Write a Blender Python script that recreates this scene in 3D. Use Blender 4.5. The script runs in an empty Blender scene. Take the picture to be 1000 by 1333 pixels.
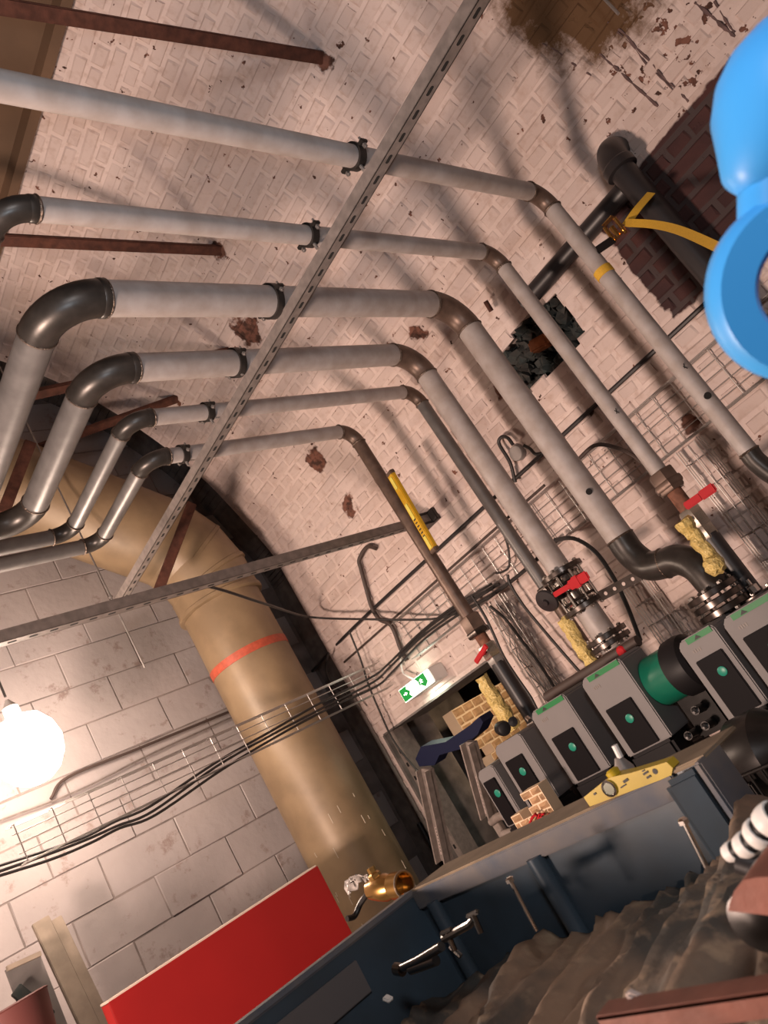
import bpy, bmesh, math, random
from mathutils import Vector, Matrix
V = Vector
C = bpy.context.scene.collection
S = bpy.context.scene
rnd = random.Random(7)

# ------------------------------------------------------------------ camera
# world: +X towards the side wall with the pumps, +Y towards the end wall, +Z up; the lens is at the origin, 1.7 m over the floor
RX = V((0.683003, -0.526217, -0.506559))
RD = V((-0.173063, 0.557186, -0.812153))
RF = V((0.709617, 0.642370, 0.289491))
FPX = 1042.6
cam_d = bpy.data.cameras.new('camera')
cam = bpy.data.objects.new('camera', cam_d); C.objects.link(cam)
cam.matrix_world = Matrix(((RX.x, -RD.x, -RF.x, 0), (RX.y, -RD.y, -RF.y, 0), (RX.z, -RD.z, -RF.z, 0), (0, 0, 0, 1)))
cam_d.sensor_fit = 'AUTO'; cam_d.sensor_width = 36.0
cam_d.lens = FPX / 1333 * 36
cam_d.clip_start = 0.02
cam_d.dof.use_dof = True; cam_d.dof.focus_distance = 2.6; cam_d.dof.aperture_fstop = 10.0
S.camera = cam

# ------------------------------------------------------------------ light and exposure
w = bpy.data.worlds.new('world'); S.world = w; w.use_nodes = True
w.node_tree.nodes['Background'].inputs[0].default_value = (0.9, 0.85, 0.82, 1)
w.node_tree.nodes['Background'].inputs[1].default_value = 0.03
S.view_settings.view_transform = 'Standard'; S.view_settings.look = 'None'
S.view_settings.gamma = 1; S.view_settings.use_curve_mapping = False
S.view_settings.exposure = 0.0

def lamp(name, kind, loc, power, col, size=0.1, target=None, spot=None):
    d = bpy.data.lights.new(name, kind); d.energy = power; d.color = col
    if kind == 'AREA': d.size = size
    else: d.shadow_soft_size = size
    if spot: d.spot_size = spot; d.spot_blend = 0.6
    o = bpy.data.objects.new(name, d); C.objects.link(o); o.location = loc
    if target: o.rotation_euler = (V(target) - V(loc)).to_track_quat('-Z', 'Y').to_euler()
    return o
FLOOD = V((1.265, 3.72, 0.985))
# the visible floodlight lights the room through its own glowing globe (see floodlight below)
lamp('work_light_left', 'AREA', (-0.9, 2.1, -0.14), 150, (1.0, 0.735, 0.605), 0.4, (3.0, 2.2, 1.9))
lamp('work_light_cool', 'AREA', (-0.25, -0.75, 0.9), 20, (0.95, 0.93, 0.95), 0.3, (3.0, 1.2, 1.2))
lamp('pipe_fill_spot', 'SPOT', (-0.45, -0.25, -0.25), 85, (0.72, 0.86, 1.0), 0.08, (0.95, 1.1, 1.6), math.radians(46))  # added off-frame spot, aimed to give only the upper-left pipes cool light
lamp('passage_light', 'SPOT', (3.98, 3.0, 0.35), 26, (1.0, 0.74, 0.46), 0.05, (4.12, 3.86, 0.02), math.radians(62))  # added spot, narrowed to warm only the brick patch in the doorway

# ------------------------------------------------------------------ helpers
def ray(x, y):
    a = (x - 500) / FPX; b = (y - 666.5) / FPX
    return RX * a + RD * b + RF
def PX(x, y, v): d = ray(x, y); return d * (v / d.x)
def PY(x, y, v): d = ray(x, y); return d * (v / d.y)
def PZ(x, y, v): d = ray(x, y); return d * (v / d.z)
def proj(p):
    p = V(p); z = p.dot(RF)
    return (500 + FPX * p.dot(RX) / z, 666.5 + FPX * p.dot(RD) / z, z) if z > 0.05 else (-9999, -9999, z)

class MB:
    def __init__(s): s.v = []; s.f = []
    def add(s, vs, fs):
        n = len(s.v); s.v += [V(p) for p in vs]; s.f += [[i + n for i in f] for f in fs]; return s
    def box(s, c, size, rot=None, bev=0.0):
        c = V(c); x, y, z = [k / 2 for k in size]
        if bev <= 0:
            vs = [V((a * x, b * y, d * z)) for a in (-1, 1) for b in (-1, 1) for d in (-1, 1)]
            fs = [(0, 1, 3, 2), (4, 6, 7, 5), (0, 4, 5, 1), (2, 3, 7, 6), (0, 2, 6, 4), (1, 5, 7, 3)]
        else:
            bm = bmesh.new(); bmesh.ops.create_cube(bm, size=2)
            for q in bm.verts: q.co = V((q.co.x * x, q.co.y * y, q.co.z * z))
            bmesh.ops.bevel(bm, geom=bm.edges[:], offset=bev, segments=2, affect='EDGES')
            bm.verts.index_update(); vs = [q.co.copy() for q in bm.verts]; fs = [[q.index for q in f.verts] for f in bm.faces]; bm.free()
        if rot: vs = [rot @ q for q in vs]
        return s.add([q + c for q in vs], fs)
    def bar(s, a, b, wd, h, up=(0, 0, 1), bev=0.0):
        a = V(a); b = V(b); d = (b - a); L = d.length; d.normalize(); up = V(up)
        sd = d.cross(up).normalized(); u = sd.cross(d).normalized()
        M = Matrix((d, sd, u)).transposed()
        return s.box((a + b) / 2, (L, wd, h), M, bev)
    def tube(s, pts, r, n=12, cap=True, closed=False):
        pts = [V(p) for p in pts]; m = len(pts)
        rs = r if isinstance(r, (list, tuple)) else [r] * m
        T = []
        for i in range(m):
            if closed: t = pts[(i + 1) % m] - pts[i - 1]
            else: t = pts[min(i + 1, m - 1)] - pts[max(i - 1, 0)]
            T.append(t.normalized() if t.length > 1e-9 else V((0, 0, 1)))
        a = V((0, 0, 1)) if abs(T[0].z) < 0.9 else V((1, 0, 0))
        u = T[0].cross(a).normalized(); vs = []
        for i in range(m):
            u = (u - T[i] * u.dot(T[i])).normalized(); w_ = T[i].cross(u)
            for k in range(n):
                an = 2 * math.pi * k / n
                vs.append(pts[i] + (u * math.cos(an) + w_ * math.sin(an)) * rs[i])
        fs = []
        for i in range(m if closed else m - 1):
            j = (i + 1) % m
            for k in range(n):
                l = (k + 1) % n; fs.append((i * n + k, i * n + l, j * n + l, j * n + k))
        if cap and not closed: fs += [tuple(range(n))[::-1], tuple(range((m - 1) * n, m * n))]
        return s.add(vs, fs)
    def cyl(s, a, b, r, n=16, r2=None): return s.tube([a, b], [r, r if r2 is None else r2], n)
    def ring(s, c, axis, R, r, n=24, k=8):
        axis = V(axis).normalized(); a = V((0, 0, 1)) if abs(axis.z) < 0.9 else V((1, 0, 0))
        u = axis.cross(a).normalized(); w_ = axis.cross(u)
        return s.tube([V(c) + (u * math.cos(2 * math.pi * i / n) + w_ * math.sin(2 * math.pi * i / n)) * R for i in range(n)], r, k, closed=True)
    def lathe(s, base, axis, prof, n=24):   # prof: (radius, distance along the axis)
        base = V(base); axis = V(axis).normalized()
        a = V((0, 0, 1)) if abs(axis.z) < 0.9 else V((1, 0, 0)); u = axis.cross(a).normalized(); w_ = axis.cross(u); vs = []
        for r, h in prof:
            for k in range(n):
                an = 2 * math.pi * k / n; vs.append(base + axis * h + (u * math.cos(an) + w_ * math.sin(an)) * r)
        fs = [(i * n + k, i * n + (k + 1) % n, (i + 1) * n + (k + 1) % n, (i + 1) * n + k) for i in range(len(prof) - 1) for k in range(n)]
        fs += [tuple(range(n))[::-1], tuple(range((len(prof) - 1) * n, len(prof) * n))]
        return s.add(vs, fs)
    def prism(s, poly, d):                   # poly: 3-D points of a flat outline, pushed by the vector d
        n = len(poly); poly = [V(p) for p in poly]; d = V(d)
        return s.add(poly + [p + d for p in poly], [tuple(range(n))[::-1], tuple(range(n, 2 * n))] + [(i, (i + 1) % n, n + (i + 1) % n, n + i) for i in range(n)])
    def grid(s, P, thick=None):              # P[i][j] points -> sheet, optionally with thickness vector
        a, b = len(P), len(P[0])
        return s.add([p for row in P for p in row], [(i * b + j, i * b + j + 1, (i + 1) * b + j + 1, (i + 1) * b + j) for i in range(a - 1) for j in range(b - 1)])
    def build(s, name, mat, parent=None, smooth=True, angle=35):
        off = parent_loc(parent) if parent else V((0, 0, 0))
        me = bpy.data.meshes.new(name); me.from_pydata([tuple(p - off) for p in s.v], [], s.f)
        bm = bmesh.new(); bm.from_mesh(me); bmesh.ops.recalc_face_normals(bm, faces=bm.faces[:]); bm.to_mesh(me); bm.free()
        for m in (mat if isinstance(mat, (list, tuple)) else [mat]): me.materials.append(m)
        if smooth: me.shade_smooth(); me.set_sharp_from_angle(angle=math.radians(angle))
        o = bpy.data.objects.new(name, me); C.objects.link(o)
        if parent: o.parent = parent
        return o
def parent_loc(o):
    p = V((0, 0, 0))
    while o: p = p + o.location; o = o.parent
    return p
def tag(o, label=None, cat=None, group=None, kind=None):
    for k, v in (('label', label), ('category', cat), ('group', group), ('kind', kind)):
        if v: o[k] = v
    return o
def thing(name, loc, label, cat, group=None):
    o = bpy.data.objects.new(name, None); C.objects.link(o); o.location = loc; o.empty_display_size = 0.05
    return tag(o, label, cat, group)
def arc(p0, c, p1, n=10):                    # quarter-like arc: corner c rounded between p0 and p1 (true circle when legs are equal)
    p0, c, p1 = V(p0), V(c), V(p1); a = (p0 - c); b = (p1 - c); R = a.length
    ang = a.angle(b); half = ang / 2; d = (a.normalized() + b.normalized()).normalized()
    rad = R * math.tan(half); o = c + d * (R / math.cos(half))
    u = (p0 - o).normalized(); t = (c - p0).normalized(); sweep = math.pi - ang
    return [o + (u * math.cos(sweep * i / n) + t * math.sin(sweep * i / n)) * rad for i in range(n + 1)]
def catmull(pts, n=8):
    pts = [V(p) for p in pts]; q = [pts[0] * 2 - pts[1]] + pts + [pts[-1] * 2 - pts[-2]]; out = []
    for i in range(1, len(q) - 2):
        for k in range(n):
            t = k / n; a, b, c, d = q[i - 1], q[i], q[i + 1], q[i + 2]
            out.append(0.5 * ((2 * b) + (c - a) * t + (2 * a - 5 * b + 4 * c - d) * t * t + (3 * b - a - 3 * c + d) * t ** 3))
    return out + [pts[-1]]

# ------------------------------------------------------------------ materials
def mat(name, col, rough=0.5, metal=0.0, noise=0.0, scale=30, bump=0.0, col2=None, emit=0, alpha=1, trans=0, spec=0.5):
    m = bpy.data.materials.new(name); m.use_nodes = True; nt = m.node_tree; b = nt.nodes['Principled BSDF']
    b.inputs['Base Color'].default_value = (*col, 1); b.inputs['Roughness'].default_value = rough; b.inputs['Metallic'].default_value = metal
    b.inputs['Specular IOR Level'].default_value = spec
    if emit: b.inputs['Emission Color'].default_value = (*col, 1); b.inputs['Emission Strength'].default_value = emit
    if alpha < 1: b.inputs['Alpha'].default_value = alpha
    if trans: b.inputs['Transmission Weight'].default_value = trans
    if noise or bump or col2:
        g = nt.nodes.new('ShaderNodeNewGeometry'); n = nt.nodes.new('ShaderNodeTexNoise'); n.inputs['Scale'].default_value = scale; n.inputs['Detail'].default_value = 5
        nt.links.new(g.outputs['Position'], n.inputs['Vector'])
        if noise or col2:
            r = nt.nodes.new('ShaderNodeValToRGB'); r.color_ramp.elements[0].position = 0.35; r.color_ramp.elements[1].position = 0.68
            c2 = col2 if col2 else tuple(max(0, k * (1 - noise)) for k in col)
            r.color_ramp.elements[0].color = (*c2, 1); r.color_ramp.elements[1].color = (*col, 1)
            nt.links.new(n.outputs['Fac'], r.inputs['Fac']); nt.links.new(r.outputs['Color'], b.inputs['Base Color'])
        if bump:
            bp = nt.nodes.new('ShaderNodeBump'); bp.inputs['Strength'].default_value = bump; bp.inputs['Distance'].default_value = 0.01
            nt.links.new(n.outputs['Fac'], bp.inputs['Height']); nt.links.new(bp.outputs['Normal'], b.inputs['Normal'])
    return m
class NT:
    """small node-tree writer"""
    def __init__(s, name):
        s.m = bpy.data.materials.new(name); s.m.use_nodes = True; s.nt = s.m.node_tree; s.b = s.nt.nodes['Principled BSDF']
        s.pos = s.nt.nodes.new('ShaderNodeNewGeometry').outputs['Position']
    def link(s, a, b): s.nt.links.new(a, b)
    def sock(s, i, v):
        if hasattr(v, 'is_output'): s.link(v, i)
        else: i.default_value = v
    def noise(s, scale, detail=4, vec=None, rough=0.5):
        n = s.nt.nodes.new('ShaderNodeTexNoise'); n.inputs['Scale'].default_value = scale; n.inputs['Detail'].default_value = detail; n.inputs['Roughness'].default_value = rough
        s.link(vec or s.pos, n.inputs['Vector']); return n.outputs['Fac']
    def math(s, op, a, b=0.0, clamp=False):
        n = s.nt.nodes.new('ShaderNodeMath'); n.operation = op; n.use_clamp = clamp; s.sock(n.inputs[0], a); s.sock(n.inputs[1], b); return n.outputs[0]
    def step(s, v, lo, hi):
        n = s.nt.nodes.new('ShaderNodeMapRange'); n.inputs[1].default_value = lo; n.inputs[2].default_value = hi; s.link(v, n.inputs[0]); return n.outputs[0]
    def mix(s, f, a, b):
        n = s.nt.nodes.new('ShaderNodeMix'); n.data_type = 'RGBA'; s.sock(n.inputs[0], f)
        for i, v in ((6, a), (7, b)): s.sock(n.inputs[i], (*v, 1) if isinstance(v, tuple) else v)
        return n.outputs[2]
    def dist(s, c, scale=(1, 1, 1)):
        n = s.nt.nodes.new('ShaderNodeVectorMath'); n.operation = 'DISTANCE'; n.inputs[1].default_value = c; s.link(s.pos, n.inputs[0]); return n.outputs['Value']
    def xyz(s):
        n = s.nt.nodes.new('ShaderNodeSeparateXYZ'); s.link(s.pos, n.inputs[0]); return n.outputs
    def bump(s, h, st, d=0.01):
        n = s.nt.nodes.new('ShaderNodeBump'); n.inputs['Strength'].default_value = st; n.inputs['Distance'].default_value = d; s.link(h, n.inputs['Height']); s.link(n.outputs[0], s.b.inputs['Normal'])

M = {}
# spalled patches where the whitewash and the brick face have come away: (point on the wall or vault, size)
SPALLS = [((3.247, 3.20, 1.889), .085), ((3.30, 3.205, 1.533), .07), ((3.247, 2.091, 1.889), .052), ((2.968, 2.855, 2.64), .09), ((2.90, 2.75, 2.68), .05),
          ((2.80, 1.36, 2.91), .05), ((2.78, 2.53, 2.93), .05), ((3.3, 1.86, 1.32), .07), ((3.3, 2.26, .37), .10), ((3.3, 1.62, .95), .03), ((3.3, 1.28, .62), .04)]
def painted_brick(joint=False):
    t = NT('whitewashed_joint' if joint else 'whitewashed_brick')
    big = t.noise(1.6, 3); fine = t.noise(26, 6); fleck = t.noise(21, 3, rough=0.6); flecksize = t.noise(2.3, 2)
    col = t.mix(t.step(big, .3, .7), *(((.61, .49, .445), (.675, .56, .515)) if joint else ((.545, .43, .385), (.635, .525, .485))))
    col = t.mix(t.step(fine, .52, .75), col, (.50, .38, .33))
    col = t.mix(t.math('MULTIPLY', t.step(t.noise(5.5, 4), .55, .75), .5), col, (.47, .38, .36))
    near = t.step(t.math('ADD', t.dist((3.24, .30, 1.85)), t.math('MULTIPLY', t.noise(4, 3), .3)), .75, .25)
    thr = t.math('ADD', t.math('ADD', t.math('MULTIPLY', flecksize, .10), fleck), t.math('MULTIPLY', near, .11))
    fl = t.step(thr, .735, .752)
    dark = fl
    wob = t.math('MULTIPLY', t.math('SUBTRACT', t.noise(14, 4), .5), .16)
    for c, r in SPALLS:
        d = t.math('ADD', t.dist(c), wob); dark = t.math('MAXIMUM', dark, t.step(d, r, r - .012))
    x, y, z = t.xyz()
    col = t.mix(dark, col, t.mix(t.step(fine, .4, .6), (.06, .03, .022), (.19, .085, .06)))
    # brown stain at the springing of the vault, close to the lens
    dn = t.math('ADD', t.dist((3.13, .40, 2.28)), t.math('MULTIPLY', t.math('SUBTRACT', t.noise(9, 6, rough=.7), .5), .42))
    st = t.step(dn, .42, .30)
    col = t.mix(st, col, (.115, .062, .030))
    wy = t.math('ADD', y, t.math('MULTIPLY', t.math('SUBTRACT', t.noise(11, 5), .5), .10)); wz = t.math('ADD', z, t.math('MULTIPLY', t.math('SUBTRACT', t.noise(15, 5), .5), .05))
    un = t.math('MULTIPLY', t.math('MULTIPLY', t.step(wy, 1.06, 1.05), t.step(wy, .06, .07)), t.math('MULTIPLY', t.step(wz, .985, .995), t.step(wz, 1.585, 1.575)))
    un = t.math('MULTIPLY', un, t.step(x, 3.28, 3.285))
    bare = t.mix(t.step(t.noise(5, 3), .35, .65), (.046, .022, .022), (.075, .031, .028))
    bare = t.mix(t.step(t.noise(13, 5, rough=.65), .68, .72), bare, (.36, .30, .28))
    bare = t.mix(t.step(x, 3.3, 3.302), bare, (.062, .044, .043))
    col = t.mix(un, col, bare)
    t.link(col, t.b.inputs['Base Color']); t.b.inputs['Roughness'].default_value = .82; t.b.inputs['Specular IOR Level'].default_value = .25
    h = t.math('SUBTRACT', t.math('ADD', t.math('MULTIPLY', fine, .5), t.math('MULTIPLY', t.noise(90, 3), .25)), dark)
    t.bump(h, .55, .006)
    return t.m
def bare_brick():
    t = NT('bare_dark_brick'); fine = t.noise(30, 5)
    col = t.mix(t.step(t.noise(5, 3), .35, .65), (.050, .022, .022), (.085, .034, .030))
    col = t.mix(t.step(t.noise(13, 5, rough=.65), .66, .70), col, (.36, .30, .28))
    t.link(col, t.b.inputs['Base Color']); t.b.inputs['Roughness'].default_value = .75; t.bump(fine, .5, .006); return t.m
def block_paint():
    t = NT('limewashed_block'); fine = t.noise(24, 6)
    col = t.mix(t.step(t.noise(2, 4), .3, .7), (.31, .275, .27), (.40, .355, .345))
    col = t.mix(t.step(t.noise(9, 6, rough=.7), .58, .68), col, (.24, .185, .17))
    t.link(col, t.b.inputs['Base Color']); t.b.inputs['Roughness'].default_value = .85; t.bump(fine, .6, .006); return t.m
M['paint'] = painted_brick(); M['joint'] = painted_brick(True); M['bare'] = bare_brick(); M['block'] = block_paint()
M['soot'] = mat('dark_grey_brick', (.20, .17, .155), .9, 0, .45, 12, .5)
M['mortar_dark'] = mat('dirty_mortar', (.16, .10, .095), .9, 0, .4, 30, .4)
M['concrete'] = mat('concrete', (.23, .21, .19), .85, 0, .35, 6, .3)
M['greyblock'] = mat('grey_passage_block', (.20, .185, .175), .9, 0, .25, 9, .3)
M['brownceil'] = mat('brown_painted_girder', (.16, .095, .055), .7, 0, .3, 3, .15)
M['rust'] = mat('rusty_iron', (.135, .05, .032), .75, .3, .45, 26, .3)
M['rustlight'] = mat('orange_rust', (.24, .10, .06), .8, .1, .5, 34, .4)
M['steelpipe'] = mat('primed_grey_steel_pipe', (.40, .36, .345), .50, .08, .22, 16, .05, col2=(.32, .275, .25))
M['legsteel'] = mat('bare_and_shade_grey_pipe', (.17, .16, .155), .40, .35, .25, 16, .05)  # bare offset legs; doubles as the shade tone of the fifth drop
M['elbow'] = mat('dark_bare_steel_elbow', (.055, .048, .043), .36, .45, .35, 22, .05)
M['weld'] = mat('weld_bead', (.20, .15, .12), .35, .8, .5, 120, .6)
M['rustpipe'] = mat('brown_bare_steel_pipe', (.17, .115, .09), .42, .5, .4, 20, .1)
M['galv'] = mat('galvanised_steel', (.40, .37, .35), .42, .75, .28, 40, .05)
M['galvdull'] = mat('dusty_galvanised_strut', (.27, .23, .21), .55, .4, .3, 30, .08)
M['wire'] = mat('zinc_wire', (.50, .47, .45), .35, .8)
M['slot'] = mat('black_slot', (.010, .009, .008), .9)
M['clampblack'] = mat('black_rubber_lined_clamp', (.035, .030, .027), .45, .5)
M['vent'] = mat('tan_painted_duct', (.29, .205, .12), .45, .05, .3, 5, .12, col2=(.20, .138, .08))
M['tape'] = mat('red_tape', (.50, .09, .045), .5, 0, .25, 40)
M['cable'] = mat('black_cable', (.020, .016, .015), .55)
M['cablebrown'] = mat('brown_dusty_cable', (.055, .036, .030), .6)

# ------------------------------------------------------------------ setting
FZ = -1.7
def struct(name, mb, m, **k): o = mb.build(name, m, **k); o['kind'] = 'structure'; return o
WX = 3.30; YR = 4.06; YE = 4.40
b = MB().box((1.2, .95, FZ - .1), (8.6, 7.4, .2)); struct('floor', b, M['concrete'], smooth=False)
# profile of the side wall running up into the brick vault
PROF = [(3.30, -1.7), (3.30, 0.6), (3.30, 1.50), (3.296, 1.72), (3.218, 2.02), (3.088, 2.409), (2.90, 2.76), (2.641, 3.115), (2.332, 3.40), (1.955, 3.625)]
vault2 = catmull([V((x, 0, z)) for x, z in PROF[2:]], 8)
prof = [V((3.30, 0, -1.7))] + vault2
S_ = [0.0]
for a, c in zip(prof[:-1], prof[1:]): S_.append(S_[-1] + (c - a).length)
def at_s(s):
    s = min(max(s, 0), S_[-1] - 1e-6)
    for i in range(len(prof) - 1):
        if S_[i + 1] >= s:
            t = (s - S_[i]) / (S_[i + 1] - S_[i]); p = prof[i].lerp(prof[i + 1], t); tg = (prof[i + 1] - prof[i]).normalized()
            return p, tg, V((-tg.z, 0, tg.x))      # point, tangent upwards, inward normal
DH = 0.315; DY0, DY1 = 2.82, 3.985
wb = MB()
SPR = 1.735
for (y0, y1, z0, z1) in ((-2.5, 1.38, FZ, SPR), (1.82, DY0, FZ, SPR), (1.38, 1.82, FZ, 1.215), (1.38, 1.82, 1.505, SPR), (DY0, DY1, DH, SPR), (DY1, YR, FZ, SPR)):
    wb.box((WX + .0025 + .2, (y0 + y1) / 2, (z0 + z1) / 2), (.4, y1 - y0, z1 - z0))
wall_r = struct('wall_right', wb, M['joint'], smooth=False)
cb = MB()
vp = [p for p in prof if p.z > 1.70]
for i in range(len(vp) - 1):
    t = (vp[min(i + 1, len(vp) - 1)] - vp[i]).normalized(); n = V((-t.z, 0, t.x))
    a, c = vp[i] - n * .0025, vp[i + 1] - n * .0025
    cb.prism([V((a.x, -2.5, a.z)), V((c.x, -2.5, c.z)), V((c.x, -2.5, c.z)) - n * .12, V((a.x, -2.5, a.z)) - n * .12], (0, YR + 2.5, 0))
ceil = struct('ceiling', cb, M['joint'], smooth=False)
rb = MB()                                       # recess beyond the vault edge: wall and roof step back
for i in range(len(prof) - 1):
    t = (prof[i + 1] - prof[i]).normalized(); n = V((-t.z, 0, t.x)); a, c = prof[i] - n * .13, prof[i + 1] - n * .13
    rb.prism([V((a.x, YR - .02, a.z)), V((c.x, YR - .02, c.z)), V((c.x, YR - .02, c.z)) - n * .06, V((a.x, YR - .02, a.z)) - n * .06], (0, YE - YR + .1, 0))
wall_rec = struct('wall_recess', rb, M['soot'], smooth=False)  # dark brick tone stands in for the shade beyond the vault edge
eb = MB().box((1.0, YE + .006 + .1, 1.0), (7.0, .2, 5.4)); wall_e = struct('wall_end', eb, mat('grey_block_mortar', (.27, .225, .21), .9, 0, .5, 6, .3), smooth=False)
b = MB().box((-2.6, .95, 1.0), (.2, 7.4, 5.4)); struct('wall_left', b, M['concrete'], smooth=False)
b = MB().box((.9, -2.6, 1.0), (7.2, .2, 5.4)); struct('wall_back', b, M['concrete'], smooth=False)
b = MB().box((-.35, .95, 3.68), (4.62, 7.4, .1)); b.box((1.94, .8, 3.60), (.05, 6.6, .09)); struct('trim_1', b, M['brownceil'], smooth=False)

def brick_mesh(name, L, H, D, m, seed, j=.0035, bev=.012):
    r = random.Random(seed); x, y = L / 2, H / 2; q = lambda a: a + r.uniform(-j, j); vs = []
    for zz, ins in ((-D, 0), (-.006, 0), (.003, bev)):
        for sx, sy in ((-1, -1), (1, -1), (1, 1), (-1, 1)):
            vs.append((q(sx * (x - ins)), q(sy * (y - ins)), zz + (r.uniform(-.002, .003) if zz > 0 else 0)))
    fs = [(0, 1, 5, 4), (1, 2, 6, 5), (2, 3, 7, 6), (3, 0, 4, 7), (4, 5, 9, 8), (5, 6, 10, 9), (6, 7, 11, 10), (7, 4, 8, 11), (8, 9, 10, 11)]
    me = bpy.data.meshes.new(name); me.from_pydata(vs, [], fs); me.materials.append(m); return me
VAR = {}
for nm, m in (('p', M['paint']), ('b', M['bare'])):
    for k, L in (('h', .102), ('s', .212)): VAR[nm + k] = [brick_mesh('brick', L, .066, .02, m, i * 7 + len(nm + k) + (L > .2)) for i in range(6)]
def hole(y, z):                                  # ragged cavity behind the pipes
    return ((y - 1.60) / .24) ** 2 + ((z - 1.36) / .165) ** 2 < 1
def unpainted(y, z): return .10 < y < 1.04 + .10 * math.sin(z * 9) and 1.0 < z < 1.575 and not (y > .93 and z > 1.45)
def place(mesh_list, items, parent, stuff_name, limit=300):
    """items: (importance, mesh, matrix). The largest become objects, the rest one joined part."""
    items.sort(key=lambda i: -i[0])
    for _, me, mx in items[:limit]:
        o = bpy.data.objects.new('brick' if me.name.startswith('brick') else 'block', me); C.objects.link(o); o.parent = parent; o.matrix_world = mx
    rest = items[limit:]
    if rest:
        mats = []; vs = []; fs = []; mi = []
        for _, me, mx in rest:
            if me.materials[0] not in mats: mats.append(me.materials[0])
            n = len(vs); vs += [mx @ v.co for v in me.vertices]; fs += [[i + n for i in p.vertices] for p in me.polygons]; mi += [mats.index(me.materials[0])] * len(me.polygons)
        me = bpy.data.meshes.new(stuff_name); me.from_pydata(vs, [], fs)
        for m in mats: me.materials.append(m)
        me.polygons.foreach_set('material_index', mi)
        o = bpy.data.objects.new(stuff_name, me); C.objects.link(o); o.parent = parent; o['kind'] = 'stuff'
walls, vaults = [], []
CH = .0755
nc = int(S_[-1] / CH)
for ci in range(nc):
    s = ci * CH + CH / 2; p, tg, n = at_s(s); z = p.z
    if z < -.75: continue
    headers = (ci % 2 == 0)
    y = -.6 + (0.028 if headers else 0.0) + rnd.uniform(-.01, .01)
    while y < YR - .03:
        L = .112 if headers and rnd.random() < .93 else .222
        if z > 1.9 and rnd.random() < .25: L = .112
        if y + L > YR - .02: L = .112
        if y + L > YR - .02: L = YR - y + rnd.uniform(-.012, .0)
        yc = y + L / 2; y += L
        if z < DH + .04 and DY0 - .06 < yc < DY1 + .04: continue
        if hole(yc, z): continue
        px, py, dz = proj((p.x, yc, p.z))
        if dz < .1 or not (-170 < px < 1170 and -170 < py < 1480): continue
        inside = 0 <= px <= 1000 and 0 <= py <= 1333
        foc = abs(V((p.x, yc, p.z)).normalized().dot(n)); imp = (foc * L / dz ** 2) * (1 if inside else .02)
        ms = VAR[('p') + ('h' if L < .2 else 's')]
        me = ms[rnd.randrange(6)]
        xa = V((0, 1, 0)); rot = Matrix((xa, tg, xa.cross(tg))).transposed()
        if rot.col[2].dot(n) < 0: rot = Matrix((-xa, tg, (-xa).cross(tg))).transposed()
        mx = Matrix.Translation(V((p.x, yc, p.z)) + n * rnd.uniform(-.002, .002)) @ rot.to_4x4() @ Matrix.Rotation(rnd.uniform(-.022, .022), 4, 'Z') @ Matrix.Rotation(rnd.uniform(-.02, .02), 4, 'X') @ Matrix.Diagonal((L / (.112 if L < .2 else .222), 1, 1, 1))
        (walls if z < 1.72 else vaults).append((imp, me, mx))
place(None, walls, wall_r, 'brickwork'); place(None, vaults, ceil, 'brickwork')
# end wall: large lime-washed blocks
bl = [brick_mesh('block', .446, .2215, .03, M['block'], 60 + i, .002, .004) for i in range(6)]
ends = []
for k in range(-9, 10):
    zc = 1.40 + .225 * k - .1125
    for i in range(-4, 11):
        xc = i * .45 + (.225 if k % 2 else 0) + .03
        if xc > 3.25: continue
        px, py, dz = proj((xc, YE, zc))
        if dz < .1 or not (-250 < px < 1170 and -170 < py < 1500): continue
        mx = Matrix.Translation((xc, YE + .004 + rnd.uniform(-.004, .004), zc)) @ Matrix(((1, 0, 0), (0, 0, -1), (0, 1, 0))).to_4x4()
        ends.append((1 / dz, bl[rnd.randrange(6)], mx))
place(None, ends, wall_e, 'blockwork')

b = MB().box((3.51, DY1 + .002, (DH + FZ) / 2), (.42, .02, DH - FZ)); b.box((3.51, (DY0 + DY1) / 2, DH + .002), (.42, DY1 - DY0, .012)); b.box((3.51, DY0 - .002, (DH + FZ) / 2), (.42, .02, DH - FZ)); struct('trim_4', b, M['soot'], smooth=False)  # dark grey lining of the door reveals
# passage seen through the doorway under the exit sign
b = MB(); b.box((5.35, 3.0, -.4), (.2, 4.6, 3.2)); b.box((4.5, 5.2, -.4), (1.9, .2, 3.2)); b.box((4.5, .85, -.4), (1.9, .2, 3.2)); b.box((4.45, 3.0, 1.15), (1.5, 4.6, .1))
wall_p = struct('wall_passage', b, M['mortar_dark'], smooth=False)
b = MB().box((4.5, 3.0, FZ - .1), (1.6, 4.6, .2)); struct('trim_2', b, M['concrete'], smooth=False)
gb = [brick_mesh('block', .437, .213, .03, M['greyblock'], 90 + i, .004) for i in range(4)]
far = []
for k in range(-7, 11):
    for i in range(11):
        yc = 1.2 + i * .45 + (.225 if k % 2 else 0); zc = -.1 + .225 * k
        if yc > 5.0 or zc > 1.0 or zc < FZ + .1: continue
        far.append((yc, gb[rnd.randrange(4)], Matrix.Translation((5.246, yc, zc)) @ Matrix(((0, 0, -1), (-1, 0, 0), (0, 1, 0))).to_4x4()))
place(None, far, wall_p, 'blockwork')

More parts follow.
